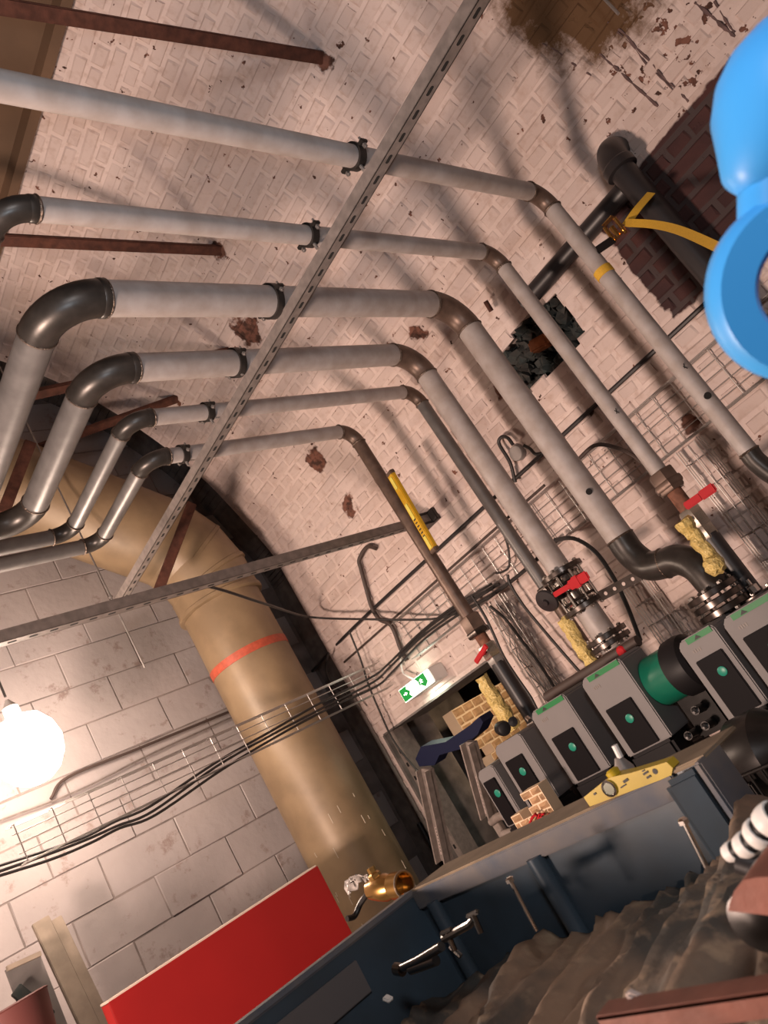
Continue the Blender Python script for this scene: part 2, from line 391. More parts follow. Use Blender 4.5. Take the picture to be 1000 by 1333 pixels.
def on_shell(x, y):
    d = ray(x, y); best = None
    for a, c in zip(prof[:-1], prof[1:]):
        ex, ez = c.x - a.x, c.z - a.z; den = d.x * (-ez) + ex * d.z
        if abs(den) < 1e-9: continue
        tt = (a.x * (-ez) + ex * a.z) / den; ss = (d.x * a.z - d.z * a.x) / den
        if tt > 0 and -.001 <= ss <= 1.001 and (best is None or tt < best): best = tt
    return d * best
for k, (pl, r) in enumerate((([(790, 30), (812, 46), (828, 62), (848, 80), (862, 98), (880, 118), (895, 134)], .006), ([(802, 40), (822, 60), (842, 82), (860, 102), (878, 122)], .0035), ([(770, 60), (795, 82), (808, 92), (824, 108), (842, 124), (856, 138)], .006),
        ([(905, 2), (925, 20), (940, 36), (958, 46)], .007), ([(930, 0), (945, 26), (955, 44)], .005), ([(690, 50), (720, 66), (745, 84), (770, 100)], .0035))):
    pts = catmull([on_shell(x + rnd.uniform(-2, 2), y + rnd.uniform(-2, 2)) for x, y in pl], 4)
    MB().tube(pts, [r * rnd.uniform(.5, 1.4) for _ in pts], 6).build('crack', M['mortar_dark'], ceil)
# ------------------------------------------------------------------ rusty tie rods and the girder outside the frame
b = MB(); b.box((.70, .95, 3.2), (.03, 7.2, .86)); b.box((.70, .95, 2.80), (.2, 7.2, .03)); struct('trim_3', b, M['rust'], smooth=False)
rods = [((2.86, 1.356, 2.93), PZ(0, 8, 2.86), 'rusty flat tie rod nearest the lens, entering the vault above the top pipe'),
        ((2.86, 2.53, 2.935), PZ(0, 312, 2.935), 'rusty tie rod crossing the vault just below the second pipe'),
        ((3.00, 3.05, 2.66), PZ(42, 514, 2.64), 'rusty tie rod ending on the vault behind the large dark elbows'),
        ((2.92, 3.62, 2.78), PZ(4, 600, 2.70), 'rusty tie rod farthest back, close to the end wall recess')]
for a, c, lab in rods:
    a = V(a); d = (c - a).normalized(); e = a + d * ((.72 - a.x) / d.x)
    t = thing('tie_rod', e, lab, 'rod', 'tie rods across the vault')
    MB().bar(a - d * .05, e, .055, .03, (0, .4, 1), .004).build('bar', M['rust'], t)
    q = MB()
    for k in range(9):
        an = k * .7; q.box(a + V((rnd.uniform(-.02, .02), math.cos(an) * .04, math.sin(an) * .04)), (.05, .035, .03), Matrix.Rotation(an, 3, 'X'), .006)
    q.build('mortar_collar', M['rustlight'], t)

# ------------------------------------------------------------------ the six pipes
ZP = 1.635; XD = 2.906
def weld(c, axis, r, par): return MB().ring(c, axis, r + .001, .0045, 28, 6).build('weld_bead', M['weld'], par)
def pipe(name, label, y, r, z_end, x1, y2, x_end, legmat, bend, elbow_l=True, xd=XD, xfree=None):
    t = thing(name, (1.885, y, ZP), label, 'pipe', 'pipes running under the vault and down the wall')
    B = bend
    c = V((xd, y, ZP)); p0 = c - V((B, 0, 0)); p1 = c - V((0, 0, B))
    lx = x1 + B if elbow_l else xfree
    MB().cyl((lx, y, ZP), p0, r, 28).build('horizontal_run', M['steelpipe'], t)
    e = MB().tube(arc(p0, c, p1, 10), r * 1.03, 28).build('elbow', M['rustpipe'], t); weld(p0, (1, 0, 0), r, e); weld(p1, (0, 0, 1), r, e)
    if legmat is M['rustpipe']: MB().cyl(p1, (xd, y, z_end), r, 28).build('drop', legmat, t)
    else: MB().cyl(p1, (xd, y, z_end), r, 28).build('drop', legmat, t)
    if elbow_l:
        c = V((x1, y, ZP)); p0 = c + V((B, 0, 0)); p1 = c + V((0, B, 0))
        e = MB().tube(arc(p0, c, p1, 12), r * 1.04, 28).build('elbow', M['elbow'], t); weld(p0 + V((.012, 0, 0)), (1, 0, 0), r, e); weld(p1, (0, 1, 0), r, e)
        MB().lathe(p0 - V((.012, 0, 0)), (1, 0, 0), [(r * 1.03, 0), (r * 1.09, .006), (r * 1.09, .02), (r * 1.0, .026)], 28).build('weld_collar', M['elbow'], e)
        c2 = V((x1, y2, ZP)); q0 = c2 - V((0, B, 0)); q1 = c2 - V((B, 0, 0))
        MB().cyl(p1, q0, r, 28).build('offset_leg', M['legsteel'], t)
        e = MB().tube(arc(q0, c2, q1, 12), r * 1.04, 28).build('elbow', M['elbow'], t); weld(q0, (0, 1, 0), r, e); weld(q1, (1, 0, 0), r, e)
        MB().cyl(q1, (x_end, y2, ZP), r, 28).build('return_run', M['legsteel'], t)
    return t
P1 = pipe('heating_pipe', 'grey steel pipe topmost in view, passing above all other pipes beside the yellow strap', 1.014, .034, .335, 0, 0, 0, M['steelpipe'], .085, False, xfree=-.4)
P2 = pipe('heating_pipe', 'second grey pipe from the top, dropping to the red-levered valve under a brown union', 1.322, .032, .47, .86, 3.4, -.6, M['steelpipe'], .085)
P3 = pipe('heating_pipe', 'widest grey pipe, third from the top, dropping to the dark swan-neck bend', 1.622, .0555, .36, 1.075, 2.98, -.5, M['steelpipe'], .15)
P4 = pipe('heating_pipe', 'wide grey pipe, fourth from the top, dropping to the flanges with the black disc', 1.945, .050, .405, 1.305, 2.86, -.5, M['steelpipe'], .135)
P5 = pipe('heating_pipe', 'slim grey pipe, fifth from the top, its shaded drop half behind the wide one', 2.24, .033, .42, 1.535, 3.03, -.4, M['legsteel'], .085, xd=3.165)  # drop takes a darker steel as shade from the wide pipe
P6 = pipe('heating_pipe', 'slim lowest pipe with brown bare steel drop carrying the yellow level', 2.525, .034, .50, 1.72, 3.18, -.4, M['rustpipe'], .085)
# dark swan neck under the widest pipe
sw = catmull([(XD, 1.622, .37), (XD, 1.622, .29), (2.90, 1.59, .215), (2.88, 1.52, .185), (2.86, 1.45, .165), (2.84, 1.40, .11), (2.83, 1.385, .03), (2.83, 1.385, .0)], 6)
e = MB().tube(sw, .058, 28).build('swan_neck', M['elbow'], P3); weld((XD, 1.622, .365), (0, 0, 1), .056, e); weld((2.88, 1.515, .184), (0, 1, .2), .057, e)
# dark elbow at the foot of the top pipe
sw = catmull([(XD, 1.014, .34), (XD, 1.014, .29), (2.905, .99, .21), (2.90, .93, .16), (2.90, .86, .14), (2.90, .70, .14)], 6)
e = MB().tube(sw, .036, 24).build('foot_elbow', M['elbow'], P1); weld((XD, 1.014, .335), (0, 0, 1), .034, e)
# test-point holes and pen marks
for y, q in ((1.014, (915, 523)), (1.622, (757, 652)), (1.014, (884, 487)), (1.32, (800, 541))):
    c = PX(*q, XD); c.y = y; r = .0340 if y != 1.622 else .0555
    if y == 1.32: r = .032
    d = V((-.8, -.6, 0)).normalized()
    par = P1 if y == 1.014 else (P2 if y == 1.32 else P3)
    if q[1] in (523, 652): MB().cyl(c + d * (r - .01), c + d * (r + .004), .013, 16).build('tapping', M['slot'], par)
    else:
        m_ = MB()
        for s in (-1, 1): m_.bar(c + d * (r + .0006) + V((0, -.006 * s, -.012)), c + d * (r + .0006) + V((0, .006 * s, .012)), .003, .001, d)
        m_.build('pen_mark', M['slot'], par)

# clamps holding the pipes to the strut
for t, y, r, lab in ((0, 1.014, .034, 'topmost'), (0, 1.322, .032, 'second'), (0, 1.622, .0555, 'widest third'), (0, 1.945, .05, 'wide fourth'), (0, 2.24, .033, 'slim fifth'), (0, 2.525, .034, 'lowest')):
    x = 1.872 + .02 * (y - 1.6)
    t = thing('pipe_clamp', (x, y, ZP - r), 'black two-bolt clamp round the %s pipe beside the strut' % lab, 'clamp', 'clamps along the strut')
    MB().lathe((x - .014, y, ZP), (1, 0, 0), [(r + .0005, 0), (r + .008, 0), (r + .008, .028), (r + .0005, .028)], 28).build('band', M['clampblack'], t)
    for s in (-1, 1):
        MB().box((x, y + s * (r + .016), ZP), (.026, .024, .012), None, .002).build('ear', M['clampblack'], t)
        q = MB().cyl((x, y + s * (r + .017), ZP - .022), (x, y + s * (r + .017), ZP + .022), .004, 8); q.lathe((x, y + s * (r + .017), ZP - .018), (0, 0, 1), [(.008, 0), (.008, .008)], 6); q.build('bolt', M['galv'], t)
    MB().cyl((x, y, ZP - r - .004), (x, y, 1.574), .006, 8).build('stud', M['galv'], t)

# ------------------------------------------------------------------ slotted strut, cross channel, threaded hanger
def strut(name, a, c, label, cat, slot_up, wd=.042, h=.042, pitch=.075, n0=0):
    a, c = V(a), V(c); d = (c - a).normalized(); L = (c - a).length
    sd = d.cross(V((0, 0, 1))).normalized(); u = sd.cross(d).normalized()
    t = thing(name, (a + c) / 2, label, cat)
    q = MB(); th = .003
    q.bar(a - u * (h / 2 - th / 2), c - u * (h / 2 - th / 2), wd, th, u)
    for s in (-1, 1):
        q.bar(a + sd * s * (wd / 2 - th / 2), c + sd * s * (wd / 2 - th / 2), th, h, u)
        q.bar(a + sd * s * (wd / 2 - .006) + u * (h / 2 - th / 2), c + sd * s * (wd / 2 - .006) + u * (h / 2 - th / 2), .011, th, u)
    q.build('channel', M['galvdull'], t, smooth=False)
    for k in range(int(L / pitch)):
        m = a + d * (pitch * (k + .5)) - u * (h / 2 + .0004)
        q = MB(); hl, hw = .016, .0065; pts = []
        for i in range(12):
            an = 2 * math.pi * i / 12; pts.append(m + d * (math.cos(an) * hw + (hl - hw) * (1 if math.cos(an) >= 0 else -1)) + sd * math.sin(an) * hw)
        q.prism(pts, u * .0006).build('slot', M['slot'], t, smooth=False)
    return t
ST = strut('slotted_strut', (1.860, .30, 1.5545), (1.975, 3.80, 1.5545), 'long galvanised slotted strut running diagonally under all the pipes', 'strut', 1)
CHN = strut('slotted_strut', (.45, 2.715, 1.115), (3.265, 2.715, 1.115), 'lower horizontal slotted channel reaching across to the side wall bracket', 'strut', 1, .045, .045)
q = MB().box((3.285, 2.715, 1.115), (.03, .13, .075), None, .004); q.box((3.24, 2.715, 1.145), (.09, .06, .008)); q.box((3.245, 2.715, 1.082), (.09, .055, .008)); q.build('wall_bracket', M['clampblack'], CHN)
t = thing('threaded_rod', (1.935, 3.72, 3.6), 'thin threaded hanger rod carrying the far end of the strut', 'rod')
q = MB().cyl((1.935, 3.72, 1.16), (1.935, 3.72, 3.62), .005, 8).build('rod', M['galv'], t)
for z in (1.530, 1.588): MB().lathe((1.935, 3.72, z - .004), (0, 0, 1), [(.011, 0), (.011, .009)], 6).build('nut', M['galv'], t)
q = MB().box((1.972, 3.735, 1.5330), (.0, .0, .0))

tt = on_shell(770, -40)
t = thing('threaded_rod', (3.0, .418, 1.905), 'short bright rod end hanging from the brown stain at the top edge', 'rod'); MB().cyl((3.0, .418, 1.905), (3.0, .418, 2.62), .006, 10).build('rod', M['galv'], t)
# ------------------------------------------------------------------ tan vent duct
VX, VY, VR = 2.74, 4.05, .25
t = thing('vent_duct', (VX, VY, FZ), 'large tan painted vent duct standing in front of the end wall', 'duct')
MB().cyl((VX, VY, FZ), (VX, VY, 1.50), VR, 48).build('duct_segment', M['vent'], t)
b1 = V((VX, VY, 1.70)); d0 = V((0, 0, 1)); dirs = [V((0, 0, 1)), V((-.26, 0, .97)).normalized(), V((-.55, 0, .83)).normalized(), V((-.78, 0, .62)).normalized()]
p = V((VX, VY, 1.50)); last = p
for i, d in enumerate(dirs):
    e = p + d * (.17 if i < 3 else 1.9); s_ = MB().cyl(p - d * .03, e + d * .03, VR + .014 + .004 * i, 48).build('duct_segment', M['vent'], t)
    MB().lathe(p - d * .035, d, [(VR + .012, 0), (VR + .026, .008), (VR + .026, .03), (VR + .012, .038)], 48).build('seam', M['vent'], s_)
    p = e
zt = 1.095
MB().lathe((VX, VY, zt - .025), (.0, 0, 1), [(VR + .0005, 0), (VR + .003, .001), (VR + .003, .049), (VR + .0005, .05)], 48).build('tape_band', M['tape'], t)
q = MB()
for k in range(26):                               # paint drips and scrapes down the lower duct
    an = rnd.uniform(3.3, 5.2); z = rnd.uniform(-.75, .1); q.box((VX + math.cos(an) * (VR + .0005), VY + math.sin(an) * (VR + .0005), z), (.004, .004, rnd.uniform(.015, .06)), Matrix.Rotation(an, 3, 'Z'))
tag(q.build('scrape_marks', mat('pale_scrape', (.50, .42, .32), .7), t), kind='stuff')
tag(MB().bar(PY(205, 772, 3.62), PY(250, 655, 3.45), .055, .022, (0, 1, 0), .003).build('rusty_stay', M['rust']), 'short rust-brown flat stay hanging in front of the duct bend', 'stay')
tag(MB().bar(PY(4, 668, 3.62), PY(40, 575, 3.5), .06, .022, (0, 1, 0), .003).build('rusty_stay', M['rust']), 'rust-brown flat stay at the left edge behind the wide pipe bends', 'stay')

# ------------------------------------------------------------------ more materials
M['red'] = mat('red_lever_vinyl', (.40, .010, .016), .55, spec=.2)
M['redpaint'] = mat('red_sheet_paint', (.37, .014, .014), .45, 0, .12, 3)
M['redside'] = mat('red_sheet_edge', (.46, .02, .018), .45)
M['palewood'] = mat('pale_edge', (.72, .62, .52), .6)
M['chrome'] = mat('bright_steel', (.62, .58, .54), .18, 1.0)
M['nickel'] = mat('nickel_plated_brass', (.56, .50, .43), .25, .9)
M['brass'] = mat('brass', (.55, .31, .10), .25, .95)
M['blacksteel'] = mat('black_steel', (.028, .025, .024), .35, .6, .3, 30)
M['flange'] = mat('dark_machined_flange', (.12, .10, .09), .28, .9, .4, 30)
M['blackplastic'] = mat('black_plastic', (.010, .009, .010), .5, spec=.25)
M['display'] = mat('black_display', (.006, .005, .006), .6, spec=.12)
M['casing'] = mat('grey_controller_casing', (.20, .188, .186), .55, 0, .08, 5, spec=.3)
M['casingside'] = mat('grey_controller_side', (.20, .175, .16), .5)
M['greenstrip'] = mat('green_label', (.008, .17, .045), .5)
M['teal'] = mat('teal_button', (.01, .22, .15), .4)
M['greenmotor'] = mat('green_motor_paint', (.006, .125, .075), .32)
M['yellow'] = mat('yellow_level_body', (.52, .36, .012), .5, 0, .15, 30)
M['amber'] = mat('amber_level_body', (.62, .36, .015), .45, 0, .2, 30)
M['strap'] = mat('yellow_webbing', (.64, .37, .03), .7, 0, .15, 200)
M['goldtape'] = mat('yellow_foil_wrap', (.74, .55, .19), .25, .05, .28, 90, .9)
M['bluesteel'] = mat('blue_painted_steel', (.058, .088, .120), .34, .1, .35, 9, .06, col2=(.048, .064, .080))
M['dustgrey'] = mat('dusty_blue_grey_rim', (.17, .155, .15), .7, 0, .4, 14, .1, col2=(.095, .11, .14))
M['ink'] = mat('black_print', (.02, .02, .02), .6)
M['white'] = mat('white_plastic', (.75, .73, .70), .5)
M['dusttan'] = mat('dust_covered_rim', (.30, .225, .15), .85, 0, .3, 14, .1)
M['greyrect'] = mat('flat_grey', (.13, .12, .12), .5)
M['cap'] = mat('navy_plastic', (.007, .010, .035), .6, spec=.2)
M['ladder'] = mat('dusty_ladder_rail', (.30, .25, .22), .6, .1, .3, 30, .1)
M['label'] = mat('pinkish_label', (.52, .42, .38), .6)
M['soil'] = mat('black_soil_pipe', (.020, .017, .018), .42)
M['hotbrick'] = mat('buff_brick', (.48, .29, .155), .8, 0, .3, 24, .4)
M['hotmortar'] = mat('pale_mortar', (.70, .53, .36), .85)
M['orangebrick'] = mat('orange_broken_brick', (.42, .14, .05), .85, 0, .4, 30, .5)
M['rubble'] = mat('dark_rubble', (.045, .04, .035), .85, 0, .5, 16, .6, col2=(.02, .03, .03))
M['timber'] = mat('dusty_timber', (.33, .27, .21), .75, 0, .3, 12)
M['blueplastic'] = mat('bright_blue_plastic', (.06, .40, .95), .42)
M['redbrownpaint'] = mat('red_oxide_steel', (.26, .085, .055), .55, .1, .35, 25, .15)
M['tarp'] = None

# ------------------------------------------------------------------ cavity in the wall behind the pipes
b = MB().box((WX + .17, 1.60, 1.36), (.02, .50, .36)); b.build('cavity_back', M['rubble'], wall_r, smooth=False)
for k in range(110):
    y = rnd.uniform(1.37, 1.83); z = rnd.uniform(1.20, 1.52)
    if not hole(y, z): continue
    r = rnd.uniform(.018, .045); q = MB()
    bm = bmesh.new(); bmesh.ops.create_icosphere(bm, subdivisions=1, radius=r)
    vs = [v.co * rnd.uniform(.7, 1.2) + V((WX + rnd.uniform(.03, .10), y, z)) for v in bm.verts]; fs = [[v.index for v in f.verts] for f in bm.faces]; bm.free()
    q.add(vs, fs).build('rubble_lump', M['rubble'], wall_r, smooth=False)
q = MB(); c = PX(704, 447, 3.29); q.box(c, (.07, .10, .06), Matrix.Rotation(.3, 3, 'X'), .01)
q.build('broken_brick', M['orangebrick'], wall_r, smooth=False)
tag(MB().cyl(PX(640, 405, 3.24), PX(632, 392, 3.22), .012, 12).build('pipe_stub', M['rust']), 'short dark pipe stub poking out beside the ragged wall cavity', 'pipe')

# ------------------------------------------------------------------ black soil pipes and the ratchet strap
t = thing('soil_pipe', (3.19, .80, 1.66), 'thick black soil pipe with capped bend running down past the bare dark brick', 'pipe')
MB().cyl((3.19, .803, 1.60), (3.19, .803, .2), .052, 28).build('drop', M['soil'], t)
e = MB().tube(arc((3.19, .803, 1.58), (3.19, .803, 1.70), (3.31, .803, 1.70), 10), .062, 28).build('bend', M['soil'], t)
MB().lathe((3.19, .803, 1.56), (0, 0, 1), [(.052, 0), (.068, .005), (.068, .04), (.06, .05)], 28).build('socket', M['soil'], e)
t = thing('soil_pipe', (3.235, 1.40, 1.54), 'black horizontal soil pipe running along the wall into the ragged cavity', 'pipe')
MB().cyl((3.235, .79, 1.525), (3.235, 1.50, 1.525), .042, 24).build('barrel', M['soil'], t)
sp = thing('ratchet_strap', PX(800, 300, 2.98), 'yellow ratchet strap tying the topmost pipe to the black soil pipe', 'strap')
def ribbon(pts, wd, up, th=.003):
    m_ = MB()
    for a, c in zip(pts[:-1], pts[1:]): m_.bar(V(a) - (V(c) - V(a)) * .02, c, wd, th, up)
    return m_
up = V((-1, -.2, .2))
ribbon(catmull([PX(815, 293, 2.99), PX(830, 272, 3.03), PX(848, 251, 3.10)], 6), .034, up).build('webbing', M['strap'], sp)
ribbon(catmull([PX(815, 290, 2.99), PX(850, 292, 2.90), PX(885, 300, 2.75), PX(935, 322, 2.5), PX(990, 350, 2.3)], 6), .030, up).build('webbing', M['strap'], sp)
MB().lathe((XD, 1.014, 1.185), (0, 0, 1), [(.0345, 0), (.037, .001), (.037, .034), (.0345, .035)], 24).build('pipe_loop', M['strap'], sp)
ribbon([PX(776, 327, 2.90), PX(798, 312, 2.96)], .036, up, .006).build('dark_webbing', M['blackplastic'], sp)
q = MB(); bc = PX(800, 299, 2.97)
for s in (-1, 1):
    q.bar(PX(793 + 7 * s, 303 + 9 * s, 2.97), PX(805 + 7 * s, 290 + 9 * s, 2.97), .004, .03, (1, 0, 0))
q.cyl(PX(787, 296, 2.97), PX(801, 315, 2.97), .008, 10); q.cyl(PX(800, 284, 2.97), PX(815, 303, 2.97), .008, 10); q.cyl(PX(796, 296, 2.96), PX(806, 308, 2.96), .011, 10)
tag(q.build('ratchet_buckle', M['brass'], sp), 'gold coloured ratchet buckle')

# ------------------------------------------------------------------ wire basket trays, rails, cables
def tray(label, o, dl, dw, dh, L, W, H, n_long, pitch):
    o = V(o); dl, dw, dh = V(dl), V(dw), V(dh)
    t = thing('cable_tray', o, label, 'cable tray', 'zinc wire cable trays')
    for i in range(n_long): MB().cyl(o + dw * (W * i / (n_long - 1)), o + dw * (W * i / (n_long - 1)) + dl * L, .0026, 6).build('long_wire', M['wire'], t)
    for e in (0, W):
        for hh in (H * .5, H): MB().cyl(o + dw * e + dh * hh, o + dw * e + dh * hh + dl * L, .0026, 6).build('long_wire', M['wire'], t)
    k = 0
    while k * pitch < L:
        p_ = o + dl * (k * pitch + .02)
        MB().tube([p_ + dh * H, p_, p_ + dw * W, p_ + dw * W + dh * H], .0028, 6).build('cross_wire', M['wire'], t); k += 1
    return t
tray('long zinc wire basket tray fixed along the side wall behind the pipe drops', (3.285, .60, .565), (0, 1, 0), (0, 0, 1), (-1, 0, 0), 2.75, .235, .05, 6, .10)
tray('vertical wire tray dropping beside the red-levered valve at right', (3.285, 1.255, -.5), (0, 0, 1), (0, 1, 0), (-1, 0, 0), 1.05, .11, .05, 4, .12)
tray('vertical wire tray dropping between the swan neck and the flanged valve', (3.285, 1.83, -.6), (0, 0, 1), (0, 1, 0), (-1, 0, 0), .82, .12, .05, 4, .10)
tray('vertical wire tray full of loose cables right of the exit sign', (3.285, 2.56, -.4), (0, 0, 1), (0, 1, 0), (-1, 0, 0), .95, .12, .05, 4, .11)
tray('wire basket tray crossing in front of the duct towards the floodlight', (1.05, 3.62, .52), (1, 0, 0), (0, 0, 1), (0, 1, 0), 2.2, .16, .05, 5, .16)
def line(name, label, pts, r, m, cat='cable', n=8, group=None, sub=6):
    return tag(MB().tube(catmull(pts, sub), r, n).build(name, m), label, cat, group)
line('conduit', 'dark conduit rail running level along the wall above the wire tray', [(3.285, .3, .95), (3.285, 1.5, .95), (3.285, 2.6, .955), (3.285, 3.7, .955), PX(399, 882, 3.40)], .011, M['soil'], 'conduit')
line('conduit', 'thin brown conduit just above the wire tray left of the lowest pipe', [(3.288, 2.0, .83), (3.288, 2.8, .83), (3.288, 3.95, .83)], .007, M['cablebrown'], 'conduit')
line('conduit', 'pale conduit running down the wall edge left of the doorway', [(3.285, 4.04, .62), (3.285, 4.04, 0), (3.285, 4.04, -1.2)], .013, M['galvdull'], 'conduit')
w1 = 3.275
L = lambda x, *q: [PX(a, c, x) for a, c in q]
line('cable_hook', 'hooked brown hose looping down the wall above the exit sign', L(3.27, (490, 714), (478, 712), (468, 728), (470, 740), (478, 770), (484, 790), (494, 806), (510, 815), (522, 845), (530, 860)), .013, M['cablebrown'], 'hose')
line('cable', 'long black cable sagging from the channel across the duct to the tray', [PY(255, 763, 2.74), PY(282, 766, 2.9), PY(348, 787, 3.15), PX(402, 803, 3.1), PX(474, 806, 3.15), PX(560, 806, 3.22), PX(600, 797, 3.24)], .007, M['cable'])
line('cable', 'black cable leaving the rail end and curving behind the duct', L(3.2, (428, 850), (424, 870), (432, 890), (452, 905), (470, 925)), .006, M['cable'])
for k in range(3):
    f = [(640, 765), (590, 797), (545, 830), (505, 868), (483, 888), (420, 920), (350, 957), (280, 997), (196, 1056), (150, 1075), (112, 1092), (60, 1112), (-20, 1140)]
    dep = [('x', 3.22), ('x', 3.22), ('x', 3.22), ('x', 3.2), ('y', 3.6), ('y', 3.6), ('y', 3.62), ('y', 3.64), ('y', 3.65), ('y', 3.66), ('y', 3.66), ('y', 3.66), ('y', 3.66)]
    pts = [(PX if d == 'x' else PY)(a + 3 * k, c + (k - 1) * (5 + 2 * math.sin(i * 1.7 + k)), v) for i, ((a, c), (d, v)) in enumerate(zip(f, dep))]
    line('cable', ('upper', 'middle', 'lower')[k] + ' of three black cables slung from the tray across the duct', pts, .0065, M['cable'], group='cables slung across the duct')
line('cable', 'thin black cable hanging straight down across the wall into the doorway', L(3.22, (455, 822), (470, 860), (480, 892), (497, 932), (511, 962), (530, 988), (546, 1006)), .006, M['cable'])
line('cable', 'black cable dropping from the lowest pipe union behind the black hose', L(3.22, (614, 775), (630, 800), (641, 822), (655, 853), (672, 880), (690, 906), (700, 925)), .0075, M['cable'])
line('cable', 'black cable bowing right of the exit sign down to the second controller', L(3.22, (638, 789), (658, 806), (678, 832), (700, 861), (722, 895), (730, 910)), .0075, M['cable'])
line('cable', 'black cable running diagonally down from the slim pipe to the controllers', L(3.22, (661, 748), (664, 760), (680, 786), (700, 811), (728, 844), (756, 876)), .0075, M['cable'])
line('cable', 'thin black tail hanging from the wire tray beside the flanged drop', L(3.22, (652, 686), (661, 710), (663, 736), (655, 744), (646, 746)), .006, M['cable'])
line('cable', 'thick black cable arching from the wide pipe down past the perforated bracket', L(3.18, (722, 703), (747, 701), (774, 717), (796, 747), (815, 785), (834, 834)), .010, M['cable'])
line('cable', 'brown cable arching over the wire tray to the red-levered valve', L(3.2, (751, 600), (774, 580), (800, 582), (826, 594), (845, 612), (858, 640)), .009, M['cablebrown'])
line('cable', 'bundle of dark cables lying in the tray behind the black disc', L(3.23, (596, 800), (640, 775), (680, 745), (726, 702)), .010, M['cable'])
line('cable', 'second dark bundle in the wire tray under the lowest pipe', L(3.23, (520, 855), (560, 815), (605, 785), (650, 760)), .009, M['cable'])
line('cable', 'thin brown cable along the top of the end wall left of the duct', [PY(312, 921, 4.36), PY(176, 976, 4.36), PY(88, 1012, 4.36), PY(66, 1040, 4.36)], .008, M['cablebrown'])
line('cable', 'thin grey line crossing the end wall blocks just under the brown cable', [PY(308, 931, 4.37), PY(200, 980, 4.37), PY(100, 1030, 4.37), PY(0, 1068, 4.37)], .005, M['galvdull'])
for k in range(14):                               # tangle of loose fine cables in the tray beside the exit sign
    y = 2.57 + .1 * rnd.random(); pts = [(3.25, y + rnd.uniform(-.04, .04), .50 - i * .12 + rnd.uniform(-.02, .02)) for i in range(6)]
    line('data_cable', 'thin grey loose cable tangled in the vertical tray right of the exit sign', pts, .0028, M['galvdull'], group='loose cables in the vertical tray', n=5, sub=3)
# round junction box with its loop of cable
t = thing('junction_box', PX(672, 590, 3.27), 'round grey junction box on the wall between the two wide pipes', 'junction box')
c = PX(672, 590, 3.27); MB().lathe((3.30, c.y, c.z), (-1, 0, 0), [(.040, 0), (.040, .03), (.036, .036), (.0, .037)], 24).build('box', mat('grey_box', (.26, .23, .215), .6), t)
line('cable', 'black cable looping over the round junction box', L(3.25, (671, 628), (664, 602), (650, 578), (653, 569), (661, 570), (668, 579)), .009, M['cable'])
line('cable', 'short black cable from the round junction box to the conduit', L(3.25, (682, 580), (690, 584), (697, 591), (706, 591), (690, 606), (672, 622)), .008, M['cable'])

# ------------------------------------------------------------------ exit sign
M['signlit'] = mat('lit_sign_white', (.92, 1.0, .90), .5, emit=2.6)
M['signgreen'] = mat('lit_sign_green', (.004, .20, .03), .5, emit=.9)
sx = 3.17; A = PX(519, 900, sx); B_ = PX(529, 915, sx); Cc = PX(555, 869, sx)
y1, y0 = A.y, Cc.y; z1, z0 = (A.z + Cc.z) / 2, B_.z
t = thing('exit_sign', (WX, (y0 + y1) / 2, z0), 'lit green and white exit sign box on the wall above the doorway', 'sign')
MB().box((sx + .068, (y0 + y1) / 2, (z0 + z1) / 2), (.125, y1 - y0, z1 - z0), None, .006).build('housing', M['white'], t)
W, H = y1 - y0, z1 - z0
MB().box((sx + .002, (y0 + y1) / 2, (z0 + z1) / 2), (.006, W * .98, H * .94)).build('lit_face', M['signlit'], t)
sg = lambda u, v: V((sx - .0016, y1 - u * W, z0 + v * H))
def flat(pts, name, m): return MB().prism([sg(*p) for p in pts], (-.0012, 0, 0)).build(name, m, t, smooth=False)
flat([(.02, .06), (.30, .06), (.24, .3), (.30, .5), (.22, .75), (.26, .94), (.02, .94)], 'green_panel', M['signgreen'])
flat([(.56, .94), (.86, .94), (.86, .30), (.74, .10), (.66, .34), (.60, .40), (.62, .62)], 'green_panel', M['signgreen'])
M['signwhite2'] = M['signlit']
def flat2(pts, name, m): return MB().prism([sg(*p) + V((-.0014, 0, 0)) for p in pts], (-.0008, 0, 0)).build(name, m, t, smooth=False)
flat2([(.09, .46), (.15, .46), (.15, .38), (.21, .5), (.15, .62), (.15, .54), (.09, .54)], 'arrow', M['signlit'])
fig = [(.70, .80), (.74, .80), (.74, .70), (.79, .58), (.76, .56), (.73, .62), (.72, .5), (.77, .36), (.74, .34), (.69, .46), (.64, .36), (.61, .38), (.68, .52), (.68, .64), (.65, .60), (.63, .63)]
flat2([(.70 + (u - .70) * .62, .58 + (v - .58) * .62) for u, v in fig], 'running_figure', M['signlit'])
lamp('exit_sign_glow', 'AREA', (sx + .05, (y0 + y1) / 2, z0 - .004), 1.1, (.85, 1.0, .80), .10, (sx + .05, (y0 + y1) / 2, z0 - 1))
lamp('exit_sign_glow_top', 'AREA', (sx + .05, (y0 + y1) / 2, z1 + .004), .25, (.85, 1.0, .80), .10, (sx + .05, (y0 + y1) / 2, z1 + 1))
MB().tube(catmull([(sx + .06, y1 - .1, z1), (sx + .06, y1 - .06, z1 + .05), (3.25, y1 - .03, z1 + .09), (3.285, y1 - .06, z1 + .2)], 5), .006, 8).build('flex', M['white'], t)

